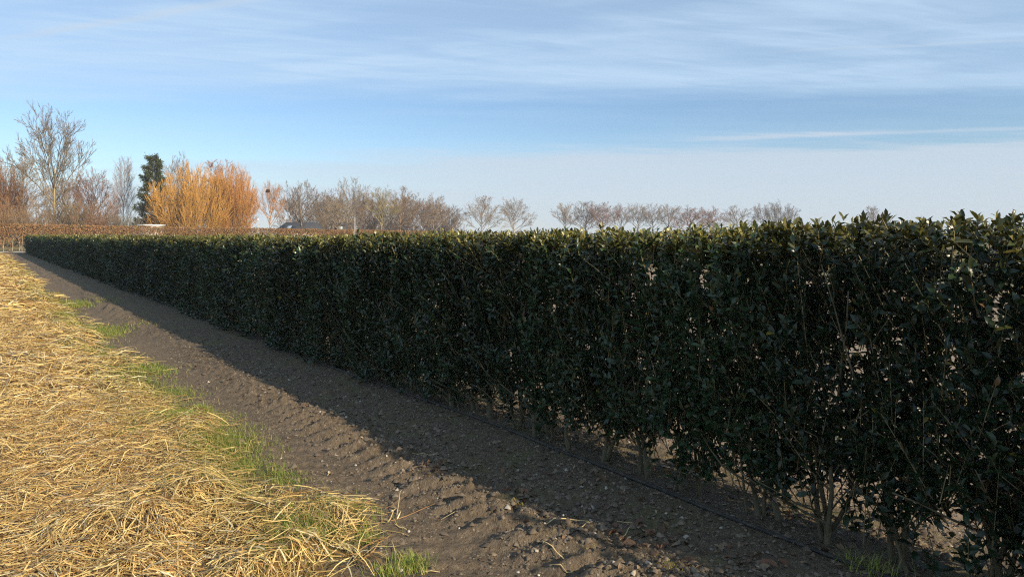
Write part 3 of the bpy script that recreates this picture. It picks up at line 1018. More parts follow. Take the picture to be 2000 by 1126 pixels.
        base = [(0.55, 0.50, 0.40), (0.36, 0.31, 0.25), (0.46, 0.42, 0.36), (0.28, 0.22, 0.17), (0.62, 0.58, 0.48), (0.33, 0.27, 0.2)][k]
        pro.append(mesh_np('pebble', P, [np.array(fs), np.array(qs)], MAT_STONE, np.repeat(np.array([base]), 34, 0), smooth=True))
    def peb(px, py, s, k, lab):
        x, y = ground_at(px, py)
        o = obj('pebble', pro[k], None, (x, y, float(height(x, y)) + s * 0.35))
        o.rotation_euler = (0, 0, rng.uniform(0, 6.28))
        o.scale = (s, s, s)
        tag(o, lab, 'stone', 'pebbles on the bare soil')
    peb(1125, 1085, 0.013, 4, 'largest cream white pebble on the sunlit soil near the lower edge')
    peb(1100, 1010, 0.009, 4, 'cream pebble above the long straight stalk on the clod ridge')
    peb(1052, 1100, 0.008, 4, 'pale pebble beside the tyre lug mark at the lower edge')
    peb(1490, 1088, 0.010, 4, 'white pebble in the hedge shade near the lower edge')
    peb(755, 898, 0.010, 4, 'pale pebble on the rim of the wheel rut')
    peb(782, 1093, 0.014, 0, 'rounded tan stone half sunk beside the widest grass tuft')
    for i in range(70):
        px, py = rng.uniform(250, 1500), rng.uniform(640, 1120)
        x, y = ground_at(px, py)
        if 1.75 < x < 3.4:
            k_ = int(rng.integers(6))
            peb(px, py, rng.uniform(0.004, 0.010), k_, 'small %s pebble half sunk in the %s' % (('cream', 'brown', 'grey', 'dark brown', 'white', 'tan')[k_], ('shaded soil' if x > 2.65 else 'sunlit step beside the rut' if x > 2.3 else 'pressed rut floor') + (' near the lower edge' if py > 980 else ' midway' if py > 800 else ' further back')))


build_litter()


def build_crumbs():
    rng = np.random.default_rng(61)
    n = 90000
    y = 1.6 + 9.5 * rng.random(n) ** 1.7
    x = rng.uniform(1.5, 5.2, n)
    dens = np.clip(np.exp(-((x - 2.62) / 0.36) ** 2) + 0.30 * np.exp(-((x - 1.7) / 0.15) ** 2) + 0.25 * (x > 2.9) + 0.10, 0, 1) * np.clip(0.6 + fbm(x * 3, y * 3, 66, 3), 0.1, 1)
    k = rng.random(n) < dens
    x, y = x[k], y[k]
    n = len(x)
    s = np.minimum(0.0045 + rng.exponential(0.0052, n), 0.03)
    base = np.array([[1, 0, 0], [0, 1, 0], [-1, 0, 0], [0, -1, 0], [0, 0, 1], [0.5, 0.5, 0.55]])
    V = base[None] * rng.uniform(0.6, 1.25, (n, 6, 1)) + rng.normal(0, 0.12, (n, 6, 3))
    a = rng.uniform(0, 6.28, n)
    ca, sa = np.cos(a)[:, None], np.sin(a)[:, None]
    V = np.stack([V[..., 0] * ca - V[..., 1] * sa, V[..., 0] * sa + V[..., 1] * ca, V[..., 2] * 0.75], -1) * s[:, None, None]
    V = V + np.stack([x, y, height(x, y) + 0.12 * s], -1)[:, None, :]
    t = np.array([[0, 5, 4], [0, 1, 5], [5, 1, 4], [1, 2, 4], [2, 3, 4], [3, 0, 4]])
    Fc = (np.arange(n)[:, None, None] * 6 + t[None]).reshape(-1, 3)
    g = rng.random((n, 1))
    c = np.array([0.075, 0.056, 0.039]) * (1 - g) + np.array([0.22, 0.172, 0.122]) * g
    pale = rng.random(n) < 0.02
    c[pale] = (0.42, 0.37, 0.30)
    tag(obj('soil_crumbs', mesh_np('soil_crumbs', V.reshape(-1, 3), Fc, MAT_STONE, np.repeat(c, 6, 0))), 'loose brown soil crumbs scattered over the bare strip', 'soil', kind='stuff')
    # small bits of dry leaf and stalk
    n = 5200
    y = 1.6 + 11 * rng.random(n) ** 1.5
    x = rng.uniform(2.1, 5.5, n)
    k = rng.random(n) < np.clip(0.25 + sst(x, 2.4, 3.2), 0, 1) * np.clip(0.55 + 1.3 * fbm(x * 2, y * 2, 67, 2), 0.1, 1)
    x, y = x[k], y[k]
    n = len(x)
    O = np.stack([x, y, height(x, y) + rng.uniform(0.003, 0.012, n)], -1)
    D = norm(rng.normal(0, 1, (n, 3)) * np.array([1, 1, 0.28]))
    N = norm(np.array([[0, 0, 1.0]]) + rng.normal(0, 0.35, (n, 3)))
    N = norm(np.cross(np.cross(D, N), D))
    V, Fc, nv = leaf_geo(O, D, N, rng.uniform(0.015, 0.055, n), rng.uniform(0.003, 0.010, n), rng.normal(0.6, 0.8, n), 2)
    pal = np.array([(0.16, 0.09, 0.055), (0.24, 0.16, 0.10), (0.11, 0.075, 0.05), (0.33, 0.25, 0.16), (0.28, 0.24, 0.2)])
    c = pal[rng.integers(0, 5, n)] * rng.uniform(0.7, 1.2, (n, 1))
    tag(obj('leaf_litter', mesh_np('leaf_litter', V, Fc, MAT_DEAD, np.repeat(c, nv, 0))), 'small dry leaf fragments strewn over the soil at the hedge foot', 'litter', kind='stuff')


build_crumbs()


# ------------------------------------------------------------------ trees
def at(px, Z, dz=0.0):
    """position on the ground at view depth Z below a photograph column"""
    r = (px - 1000.0) / F * Z
    return r * CY + Z * SY, -r * SY + Z * CY


def grow(rng, kind):
    """unit tree skeleton: list of (p0, p1, r0, r1, level)"""
    segs = []

    def branch(p, d, L, r, lev, n, up, kids, jit=0.12, start=0.25):
        """kids: (count, length ratio, angle, radius ratio) for each deeper level"""
        p = np.array(p, float); d = np.array(d, float)
        d /= np.linalg.norm(d)
        pts = [p.copy()]
        J = rng.normal(0, jit, (n, 3))
        J[:, 2] += up / n
        for i in range(n):
            d = d + J[i]
            d = d / math.sqrt(d[0] * d[0] + d[1] * d[1] + d[2] * d[2])
            q = p + d * (L / n)
            segs.append((p, q, r * (1 - 0.75 * i / n), r * (1 - 0.75 * (i + 1) / n), lev))
            p = q
            pts.append(p)
        if not kids:
            return
        cnt, lr, ang, rr = kids[0]
        for c in range(cnt):
            f = start + (1 - start) * (c + rng.random()) / cnt
            i = min(int(f * n), n - 1)
            dd = pts[i + 1] - pts[i]
            b = pts[i] + dd * (f * n - i)
            dd = dd / math.sqrt(dd @ dd)
            k = rng.normal(0, 1, 3)
            ax = np.array([dd[1] * k[2] - dd[2] * k[1], dd[2] * k[0] - dd[0] * k[2], dd[0] * k[1] - dd[1] * k[0]])
            ax = ax / max(math.sqrt(ax @ ax), 1e-6)
            a = ang * rng.uniform(0.6, 1.35)
            branch(b, dd * math.cos(a) + ax * math.sin(a), L * lr * rng.uniform(0.7, 1.25) * (1.15 - 0.5 * f), r * rr * (1.1 - 0.5 * f),
                   lev + 1, 2 if len(kids) > 1 else 1, up, kids[1:], jit)

    def bole(H, r, n, jit):
        branch((0, 0, 0), (0, 0, 1), H, r, 0, n, 0.1, [], jit)
        return segs[:]

    def on(top, f):
        n = len(top)
        i = min(int(f * n), n - 1)
        return top[i][0] + (top[i][1] - top[i][0]) * (f * n - i)

    if kind == 'vase':          # bole with ascending limbs and a rounded top
        top = bole(0.58, 0.021, 6, 0.03)
        for k in range(15):
            f = 0.42 + 0.53 * (k + rng.random()) / 15
            az = k * 2.4 + rng.normal(0, 0.3)
            t = 1.28 - 0.9 * f + rng.normal(0, 0.12)
            branch(on(top, f), (math.cos(az) * math.sin(t), math.sin(az) * math.sin(t), math.cos(t)), 0.52 * (1.1 - 0.3 * f), 0.0075, 1, 5, 0.30,
                   [(8, 0.42, 0.65, 0.5), (6, 0.48, 0.6, 0.55), (5, 0.55, 0.55, 0.7)], 0.10)
    elif kind == 'round':       # broad crown branching low
        top = bole(0.55, 0.022, 4, 0.04)
        for k in range(16):
            f = 0.26 + 0.72 * (k + rng.random()) / 16
            az = k * 2.4 + rng.normal(0, 0.4)
            t = 1.3 - 0.95 * f + rng.normal(0, 0.1)
            branch(on(top, f), (math.cos(az) * math.sin(t), math.sin(az) * math.sin(t), math.cos(t)), 0.46 * (1.1 - 0.25 * f), 0.008, 1, 4, 0.28,
                   [(8, 0.45, 0.7, 0.5), (6, 0.5, 0.65, 0.6), (5, 0.55, 0.6, 0.7)], 0.13)
    elif kind == 'poplar':
        top = bole(0.92, 0.013, 8, 0.02)
        for k in range(42):
            f = 0.05 + 0.87 * (k + rng.random()) / 42
            az = k * 2.4
            branch(on(top, f), (math.cos(az) * 0.36, math.sin(az) * 0.36, 1), 0.34 * (1.15 - 0.7 * f), 0.004, 1, 3, 0.35,
                   [(8, 0.5, 0.34, 0.6), (6, 0.5, 0.34, 0.7), (2, 0.5, 0.3, 0.8)], 0.06)
    elif kind == 'willow':      # many-stemmed dome of long rods fanning from the stool
        for k in range(72):
            az = k * 2.4 + rng.normal(0, 0.2)
            t = 1.38 * ((k + 0.5) / 72) ** 0.55 * rng.uniform(0.85, 1.08)
            branch((0.02 * math.cos(az), 0.02 * math.sin(az), 0), (math.cos(az) * math.sin(t), math.sin(az) * math.sin(t), math.cos(t)), 0.66 * rng.uniform(0.85, 1.1), 0.0055, 0, 4, 0.30,
                   [(8, 0.46, 0.5, 0.5), (5, 0.62, 0.38, 0.7), (3, 0.6, 0.3, 0.8)], 0.09, 0.2)
    elif kind == 'thicket':     # tangled bushy shrub
        for k in range(44):
            az = k * 2.4 + rng.normal(0, 0.3)
            t = 1.1 * math.sqrt((k + 0.5) / 44) * rng.uniform(0.6, 1.1)
            o = 0.35 * rng.random()
            branch((o * math.cos(az), o * math.sin(az), 0), (math.cos(az) * math.sin(t), math.sin(az) * math.sin(t), math.cos(t)), 0.6 * rng.uniform(0.6, 1.1), 0.006, 0, 4, 0.25,
                   [(8, 0.42, 0.8, 0.5), (6, 0.5, 0.8, 0.7), (2, 0.6, 0.7, 0.8)], 0.17, 0.05)
    return segs


PROTO = {}


def tree_proto(kind, var, twig):
    """normalised trunk and crown meshes: height 1, width 1; shared by alike trees"""
    key = (kind, var)
    if key in PROTO:
        return PROTO[key]
    rng = np.random.default_rng(900 + var * 7 + len(kind))
    segs = grow(rng, kind)
    P0 = np.array([q[0] for q in segs]); P1 = np.array([q[1] for q in segs])
    R0 = np.array([q[2] for q in segs]); R1 = np.array([q[3] for q in segs]); lev = np.array([q[4] for q in segs])
    sc = np.array([1, 1, 1.0])
    sc[2] = 1.0 / np.quantile(P1[:, 2], 0.998)
    sc[:2] = 1.0 / (2 * np.quantile(np.abs(P1[:, :2]), 0.985))
    P0 = P0 * sc; P1 = P1 * sc
    P0[:, 2] = np.maximum(P0[:, 2], -0.004); P1[:, 2] = np.maximum(P1[:, 2], 0.002)
    if kind == 'willow':        # rounded dome outline
        e = (P1[:, 0] / 0.50) ** 2 + (P1[:, 1] / 0.50) ** 2 + (np.maximum(P1[:, 2] - 0.40, 0) / 0.58) ** 2
        ok = (e < rng.uniform(0.72, 1.12, len(e))) | (lev == 0)
        P0, P1, R0, R1, lev = P0[ok], P1[ok], R0[ok], R1[ok], lev[ok]
    R0 = np.maximum(R0, twig); R1 = np.maximum(R1, twig * 0.6)
    big = lev == 0
    V, Qd = tubes(P0[big], P1[big] + (P1[big] - P0[big]) * 0.02, R0[big], R1[big], 6)
    c = np.repeat(rng.uniform(0.85, 1.15, (int(big.sum()), 1)) * np.ones((1, 3)), 12, 0)
    trunk = mesh_np('trunk', V, Qd, MAT_TREE, c, smooth=True)
    f = ~big
    V, Qd = tubes(P0[f], P1[f], R0[f], R1[f], 3)
    c = np.repeat(rng.uniform(0.7, 1.25, (int(f.sum()), 1)) * np.ones((1, 3)), 6, 0)
    crown = mesh_np('crown', V, Qd, MAT_TREE, c)
    PROTO[key] = (trunk, crown)
    return PROTO[key]


NVAR = {'vase': 4, 'round': 4, 'poplar': 1, 'willow': 2, 'thicket': 3}
TWIG = {'vase': 0.0012, 'round': 0.0015, 'poplar': 0.0009, 'willow': 0.0013, 'thicket': 0.002}


def make_tree(name, label, px, ytop, wpx, Z, kind, col, bark=None, seed=0, group=None, cat='tree', var=None):
    H = EYE + (460.0 - ytop) / F * Z
    Wm = wpx / F * Z
    x, y = at(px, Z)
    root = tag(empty(name, (x, y, 0)), label, cat, group)
    tr, cr = tree_proto(kind, (seed if var is None else var) % NVAR[kind], TWIG[kind])
    rot = (seed * 1.7) % 6.28
    for nm, me, c in (('trunk', tr, bark or col), ('crown', cr, col)):
        o = obj(nm, me, root)
        o.scale = (Wm, Wm, H)
        o.rotation_euler = (0, 0, rot)
        o.color = (*c, 1.0)
    return root



GREY = (0.21, 0.155, 0.11)
BROWN = (0.22, 0.15, 0.095)
RED = (0.235, 0.125, 0.085)
ORANGE = (0.53, 0.285, 0.07)
TAN = (0.28, 0.21, 0.13)
PALE = (0.28, 0.22, 0.16)

# the garden at the far end of the hedge
GB = (0.30, 0.245, 0.115)
make_tree('bare_tree', 'tall bare tree with greenish trunk standing above the brown thicket', 104, 203, 150, 108, 'vase', (0.20, 0.155, 0.105), GB, 1)
make_tree('bare_tree', 'pale bare tree just beside the tall green-trunked tree, half its height', 40, 290, 120, 125, 'round', PALE, None, 1)
make_tree('orange_shrub', 'orange-brown upright shrub cut by the picture edge', -8, 300, 120, 116, 'willow', (0.42, 0.20, 0.08), None, 2, cat='shrub', var=0)
make_tree('birch_tree', 'red-twigged rounded tree between the tall bare tree and the columnar poplar', 178, 325, 95, 128, 'round', RED, None, 3)
make_tree('birch_tree', 'fine-twigged brown tree directly behind the tall green trunk', 135, 335, 110, 135, 'round', BROWN, None, 4)
make_tree('poplar_tree', 'narrow columnar bare poplar beside the dark conifer', 241, 303, 56, 122, 'poplar', (0.29, 0.20, 0.155), None, 6)
for i, (px, yt, w, Z, c, lab) in enumerate([
        (8, 372, 120, 104, (0.27, 0.17, 0.09), 'tangled brown thicket shrub at the picture edge behind the beech hedge'),
        (85, 398, 110, 103, (0.24, 0.165, 0.10), 'tangled brown thicket shrub around the foot of the tall bare tree'),
        (150, 380, 120, 106, (0.25, 0.18, 0.10), 'tangled tan thicket shrub between tall bare tree and red-twigged tree'),
        (195, 390, 90, 104, (0.28, 0.155, 0.09), 'reddish low shrub in front of the columnar poplar'),
        (245, 413, 68, 102, (0.17, 0.145, 0.10), 'low dark grey rounded shrub at the foot of the poplar'),
        (322, 398, 60, 112, (0.30, 0.19, 0.08), 'small brown shrub between the conifer and the orange willow')]):
    make_tree('thicket_shrub', lab, px, yt, w, Z, 'thicket', c, None, i, 'shrubs behind the beech hedge', 'shrub')
make_tree('orange_willow', 'broad glowing orange willow dome next to the conifer', 376, 306, 178, 112, 'willow', ORANGE, (0.42, 0.30, 0.10), 0, 'orange willows')
make_tree('orange_willow', 'redder orange willow dome beside the small nest tree', 452, 310, 120, 116, 'willow', (0.49, 0.235, 0.07), (0.42, 0.29, 0.10), 1, 'orange willows')
make_tree('bare_tree', 'grey bare tree whose twigs rise behind the broad orange willow', 350, 296, 80, 140, 'round', GREY, None, 5)
make_tree('bare_tree', 'pinkish bare tree whose twigs rise behind the redder willow', 432, 312, 130, 142, 'round', (0.36, 0.20, 0.13), None, 6)
make_tree('orange_tree', 'small orange-twigged tree carrying a dark nest in its crown', 527, 350, 60, 118, 'vase', (0.46, 0.23, 0.085), GB, 3)


def build_conifer():
    rng = np.random.default_rng(77)
    Z = 118.0
    H = EYE + (460 - 305) / F * Z
    x, y = at(300, Z)
    root = tag(empty('conifer_tree', (x, y, 0)), 'dark green layered conifer between the poplar and the orange willow', 'tree')
    V, Qd, T = polytube([(0, 0, -0.05), (0.05, 0, H * 0.5), (0, 0, H * 0.98)], [0.24, 0.15, 0.03], 8)
    obj('trunk', mesh_np('trunk', V, [Qd, T], MAT_BARK, smooth=True), root)
    O, D = [], []
    B0, B1 = [], []
    NBR = 74
    for k in range(NBR):
        f = 0.16 + 0.83 * (k + rng.random()) / NBR
        L = (1.03 - f) ** 0.6 * 3.1 * rng.uniform(0.55, 1.3) + 0.35
        az = k * 2.4 + rng.normal(0, 0.5)
        z0 = f * H
        el = rng.uniform(0.0, 0.55)
        d = np.array([math.cos(az) * math.cos(el), math.sin(az) * math.cos(el), math.sin(el)])
        tip = np.array([0, 0, z0]) + d * L
        B0.append((0, 0, z0)); B1.append(tip)
        side = np.array([-d[1], d[0], 0.0])
        # side sprays, each a tuft of needles
        ns = int(6.5 * L) + 4
        for q in range(ns):
            t = rng.uniform(0.3, 1.05)
            c0 = np.array([0, 0, z0]) + d * L * t + side * rng.normal(0, 0.17 * L * (1.2 - t)) + np.array([0, 0, rng.normal(-0.05, 0.12)])
            m = int(rng.integers(12, 20))
            O.append(c0 + rng.normal(0, 0.16, (m, 3)))
            D.append(norm(d[None] * 0.7 + rng.normal(0, 0.55, (m, 3))))
    O = np.concatenate(O); D = np.concatenate(D)
    n = len(O)
    N = norm(np.cross(np.cross(D, norm(rng.normal(0, 1, (n, 3)))), D))
    V, Fc, nv = leaf_geo(O, D, N, rng.uniform(0.25, 0.5, n), rng.uniform(0.035, 0.075, n), np.ones(n) * 0.5, 1)
    g = rng.random((n, 1))
    c = np.array([0.035, 0.052, 0.016]) * (1 - g) + np.array([0.12, 0.125, 0.035]) * g
    crown = obj('crown', mesh_np('crown', V, Fc, MAT_GRASS, np.repeat(c, nv, 0)), root)
    V, Qd = tubes(B0, B1, np.full(NBR, 0.05), np.full(NBR, 0.015), 4)
    obj('branches', mesh_np('branches', V, Qd, MAT_BARK, smooth=True), crown)


build_conifer()

for i, (px, w, Z, c, lab) in enumerate([
        (606, 80, 172, (0.20, 0.15, 0.11), 'low grey-brown brush behind the dark roof'),
        (672, 90, 178, (0.21, 0.15, 0.11), 'low brush around the small dark shed'),
        (735, 90, 186, (0.22, 0.155, 0.10), 'low brush under the olive-tinged tree'),
        (785, 80, 192, (0.22, 0.15, 0.11), 'low brush beside the pale tunnel'),
        (860, 90, 205, (0.21, 0.155, 0.12), 'low brush under the arching tree')]):
    make_tree('brush_shrub', lab, px, 418, w, Z, 'thicket', c, None, i, 'brush under the middle row', 'shrub')

# row of bare trees beyond, receding to the right
ROW = [
    (590, 350, 78, 128, 'vase', GREY, 'dense bare tree with forked trunk in front of the dark roof'),
    (648, 368, 70, 160, 'round', GREY, 'bare tree immediately behind the slim pale pole'),
    (686, 345, 64, 175, 'vase', PALE, 'tallest pale-crowned bare tree of the middle row'),
    (660, 385, 60, 150, 'round', TAN, 'low-branched tan tree below the tallest pale crown'),
    (716, 366, 52, 180, 'round', BROWN, 'brown bare tree next to the tallest pale crown'),
    (745, 362, 62, 165, 'vase', (0.27, 0.22, 0.11), 'olive-tinged bare tree with a pale straight trunk'),
    (783, 362, 58, 175, 'vase', BROWN, 'brown twiggy tree between the olive-tinged tree and the pale tunnel'),
    (808, 376, 60, 185, 'round', GREY, 'grey spreading tree above the pale tunnel'),
    (846, 376, 62, 190, 'round', (0.25, 0.18, 0.12), 'broad tree with arching limbs to the side of the pale tunnel'),
    (884, 398, 52, 200, 'vase', GREY, 'small open bare tree ending the middle row'),
    (940, 381, 62, 230, 'round', PALE, 'first of two pale free-standing bare trees above the hedge'),
    (1003, 384, 54, 235, 'round', PALE, 'second of two pale free-standing bare trees above the hedge'),
    (615, 385, 60, 170, 'round', GREY, 'grey tree filling the gap behind the forked tree'),
    (570, 375, 60, 165, 'round', BROWN, 'brown tree between the nest tree and the forked tree'),
    (765, 385, 60, 195, 'round', TAN, 'short tan tree behind the olive-tinged tree'),
    (632, 378, 64, 182, 'round', BROWN, 'brown tree filling in between the forked tree and the tallest pale crown'),
    (702, 380, 60, 190, 'round', (0.24, 0.17, 0.12), 'dim brown tree behind the slim pale pole'),
    (730, 378, 56, 200, 'round', RED, 'reddish crown behind the olive-tinged tree'),
    (795, 384, 62, 205, 'round', BROWN, 'dense brown crown behind the grey spreading tree'),
    (828, 388, 56, 210, 'round', RED, 'low reddish crown over the pale tunnel'),
    (866, 396, 52, 215, 'round', BROWN, 'low brown crown between the arching tree and the small open tree'),
    (1103, 394, 44, 330, 'vase', PALE, 'thin pale tree starting the distant row'),
    (1143, 392, 56, 320, 'round', GREY, 'rounded grey tree near the start of the distant row'),
    (1178, 393, 52, 315, 'round', RED, 'rounded reddish tree near the start of the distant row'),
    (1212, 396, 44, 330, 'vase', GREY, 'narrow grey tree right after the reddish tree of the distant row'),
    (1245, 395, 46, 335, 'vase', PALE, 'open pale tree in the middle of the distant row'),
    (1275, 396, 44, 335, 'vase', GREY, 'grey tree in the middle of the distant row'),
    (1305, 397, 44, 330, 'vase', PALE, 'pale tree before the brown mound of crowns in the distant row'),
    (1345, 400, 66, 325, 'round', RED, 'wide reddish-brown crown in the distant row'),
    (1388, 402, 50, 330, 'round', (0.27, 0.15, 0.10), 'smaller red-brown crown next to the wide one in the distant row'),
    (1438, 400, 46, 345, 'vase', GREY, 'thin grey tree after the red-brown crowns'),
    (1490, 396, 34, 330, 'vase', GREY, 'narrow grey tree beside the dark-topped pair'),
    (1518, 389, 34, 325, 'round', (0.16, 0.13, 0.105), 'dark round-topped tree just above the hedge'),
    (1542, 396, 30, 328, 'round', (0.17, 0.14, 0.115), 'lower dark round-topped tree of the pair above the hedge'),
    (1706, 401, 36, 340, 'round', GREY, 'grey tree top peeping over the high part of the hedge'),
]
for i, (px, yt, w, Z, kind, c, lab) in enumerate(ROW):
    make_tree('bare_tree', lab, px, yt, w * (1.5 if Z > 300 else 1.28), Z, kind, c, tuple(q * 1.15 for q in c), 3 + i * 3, 'distant row of bare trees' if Z > 300 else 'bare trees of the middle row', var=i)


def build_treeline():
    rng = np.random.default_rng(8)
    P0, P1 = [], []
    for k in range(2600):
        px = rng.uniform(520, 2150)
        Z = rng.uniform(620, 760)
        x, y = at(px, Z)
        h = (6.5 + 4.5 * float(fbm(np.array([px * 0.012]), np.array([1.0]), 6, 3)[0])) * rng.uniform(0.55, 1.05)
        b = rng.uniform(0, h * 0.6)
        a = rng.normal(0, 0.4, 2)
        P0.append((x, y, b)); P1.append((x + a[0] * (h - b), y + a[1] * (h - b), h))
    n = len(P0)
    V, Qd = tubes(P0, P1, np.full(n, 0.32), np.full(n, 0.10), 3)
    c = np.array([[0.17, 0.135, 0.105]]) * rng.uniform(0.7, 1.25, (n, 1))
    tag(obj('treeline', mesh_np('treeline', V, Qd, MAT_TWIG, np.repeat(c, 6, 0))), 'faint distant wood along the horizon', 'wood', kind='stuff')


build_treeline()


# ------------------------------------------------------------------ beech hedge at the far end
def build_beech():
    rng = np.random.default_rng(9)
    A = np.array([-22.0, 82.0]); Bm = np.array([1.9, 93.0]); C = np.array([72.0, 125.0])
    root = tag(empty('beech_hedge', (1.9, 93.0, 0)), 'tall clipped brown-leaved beech hedge crossing behind the end of the evergreen hedge', 'hedge')
    inv = Matrix.Translation((-1.9, -93.0, 0))
    Ltot = np.linalg.norm(C - A)
    dirv = (C - A) / Ltot
    nrm = np.array([dirv[1], -dirv[0]])
    n = 90000
    s = rng.uniform(0, Ltot, n)
    base = A + dirv * s[:, None]
    top = 2.86 - 0.0045 * np.clip(s - 25, 0, 100) + 0.05 * fbm(s * 0.7, s * 0, 5, 3)
    z = top * rng.random(n) ** 0.75
    # the foot is bare and shows stems
    thin = 0.12 + 0.88 * sst(z + 0.5 * fbm(s * 0.5, z, 88, 2), 0.9, 2.2)
    k = rng.random(n) < thin
    s, base, z, top = s[k], base[k], z[k], top[k]
    n = len(s)
    off = rng.uniform(-0.5, 0.5, n)
    off = np.sign(off) * np.abs(off * 2) ** 0.5 * 0.5 + 0.12 * fbm(s * 1.1, z * 1.5, 89, 2)
    O = np.concatenate([base + nrm * off[:, None], z[:, None]], 1)
    D = norm(rng.normal(0, 1, (n, 3)) + np.array([0, 0, 0.4]))
    N = norm(np.cross(D, rng.normal(0, 1, (n, 3))))
    V, Fc, nv = leaf_geo(O, D, N, rng.uniform(0.10, 0.22, n), rng.uniform(0.04, 0.075, n), np.ones(n), 1)
    g = rng.random((n, 1))
    c = np.array([0.20, 0.10, 0.045]) * (1 - g) + np.array([0.36, 0.21, 0.095]) * g
    gr = rng.random(n) < 0.07
    c[gr] = (0.17, 0.17, 0.06)
    o = obj('leaves', mesh_np('leaves', V, Fc, MAT_DEAD, np.repeat(c, nv, 0)), root)
    o.matrix_parent_inverse = inv
    o['kind'] = 'stuff'
    # stems
    ss = 5.0
    while ss < 45:
        b = A + dirv * ss
        parts = []
        for q in range(int(rng.integers(1, 3))):
            e = rng.normal(0, 0.10, 2)
            hh = rng.uniform(1.9, 2.7)
            zs = np.linspace(-0.05, hh, 6)
            wig = rng.normal(0, 0.035, (6, 2)).cumsum(0)
            pts = np.stack([b[0] + e[0] + wig[:, 0], b[1] + e[1] + wig[:, 1], zs], -1)
            Vt, Qt, Tt = polytube(pts, np.linspace(0.04, 0.015, 6), 5)
            parts.append((Vt, [Qt, Tt]))
            for w in range(5):
                i0 = int(rng.integers(1, 5))
                d = rng.normal(0, 1, 3); d[2] = abs(d[2]) * 0.7
                d /= np.linalg.norm(d)
                Vt, Qt, Tt = polytube([pts[i0], pts[i0] + d * 0.35, pts[i0] + d * 0.65 + np.array([0, 0, 0.12])], [0.014, 0.011, 0.007], 3)
                parts.append((Vt, [Qt, Tt]))
        Vt, fs = join(parts)
        o = obj('stem', mesh_np('stem', Vt, fs, MAT_BEECH), root)
        o.matrix_parent_inverse = inv
        ss += rng.uniform(0.35, 0.75)


MAT_BEECH = bark_mat('pale_beech_stem', (0.26, 0.21, 0.14), (0.46, 0.38, 0.26), 8)
build_beech()

# ------------------------------------------------------------------ small things behind the hedges
def flat_mat(name, c0, c1, scale=4.0, rough=0.7):
    m, b, p, _ = new_mat(name)
    tc = b.n.new('ShaderNodeTexCoord')
    b.l.new(b.ramp(b.noise(tc.outputs['Object'], scale, 5, 0.65), [(0.3, c0), (0.7, c1)]), p.inputs['Base Color'])
    p.inputs['Roughness'].default_value = rough
    return m


def box(x0, x1, y0, y1, z0, z1):
    V = np.array([[x, y, z] for z in (z0, z1) for y in (y0, y1) for x in (x0, x1)], float)
    Qd = np.array([[0, 2, 3, 1], [4, 5, 7, 6], [0, 1, 5, 4], [2, 6, 7, 3], [0, 4, 6, 2], [1, 3, 7, 5]])
    return V, Qd


MAT_ROOF = flat_mat('dark_slate_roof', (0.028, 0.029, 0.034), (0.055, 0.053, 0.056), 3, 0.8)
MAT_WALL = flat_mat('pale_render', (0.42, 0.38, 0.32), (0.52, 0.48, 0.41), 2, 0.85)
MAT_WHITE = flat_mat('white_sheet', (0.72, 0.72, 0.70), (0.82, 0.82, 0.80), 3, 0.4)
MAT_GLASS = flat_mat('skylight_glass', (0.30, 0.34, 0.38), (0.38, 0.42, 0.46), 2, 0.08)
MAT_METAL = flat_mat('galvanised_metal', (0.42, 0.40, 0.36), (0.56, 0.54, 0.49), 12, 0.45)


def build_house():
    Z = 138.0
    x, y = at(588, Z)
    root = tag(empty('low_house', (x, y, 0)), 'low house with dark hipped roof showing behind the forked bare tree', 'house')
    root.rotation_euler = (0, 0, -YAW)
    L, D, ez, rz = 7.4, 6.0, 2.6, 4.2
    V, Qd = box(-L / 2, L / 2, -D / 2, D / 2, 0, ez)
    obj('wall', mesh_np('wall', V, Qd, MAT_WALL), root)
    e = 0.35
    a, b_, h = L / 2 + e, D / 2 + e, 1.1
    V = np.array([[-a, -b_, ez - 0.05], [a, -b_, ez - 0.05], [a, b_, ez - 0.05], [-a, b_, ez - 0.05], [-a + h, 0, rz], [a - h, 0, rz],
                  [-a, -b_, ez - 0.2], [a, -b_, ez - 0.2], [a, b_, ez - 0.2], [-a, b_, ez - 0.2]])
    roof = obj('roof', mesh_np('roof', V, [np.array([[0, 1, 5, 4], [2, 3, 4, 5], [0, 6, 7, 1], [1, 7, 8, 2], [2, 8, 9, 3], [3, 9, 6, 0], [9, 8, 7, 6]]), np.array([[1, 2, 5], [3, 0, 4]])], MAT_ROOF), root)
    # skylight lying in the roof slope facing the field
    sl = (rz - ez + 0.05) / b_
    for sx, w in ((-2.1, 0.8),):
        yy0, yy1 = -2.35, -1.35
        zz = lambda q: ez - 0.05 + (b_ + q) * sl
        V = np.array([[sx, yy0, zz(yy0) + 0.05], [sx + w, yy0, zz(yy0) + 0.05], [sx + w, yy1, zz(yy1) + 0.05], [sx, yy1, zz(yy1) + 0.05],
                      [sx, yy0, zz(yy0) - 0.05], [sx + w, yy0, zz(yy0) - 0.05], [sx + w, yy1, zz(yy1) - 0.05], [sx, yy1, zz(yy1) - 0.05]])
        obj('skylight', mesh_np('skylight', V, np.array([[0, 1, 2, 3], [0, 4, 5, 1], [1, 5, 6, 2], [2, 6, 7, 3], [3, 7, 4, 0]]), MAT_GLASS), roof)


build_house()


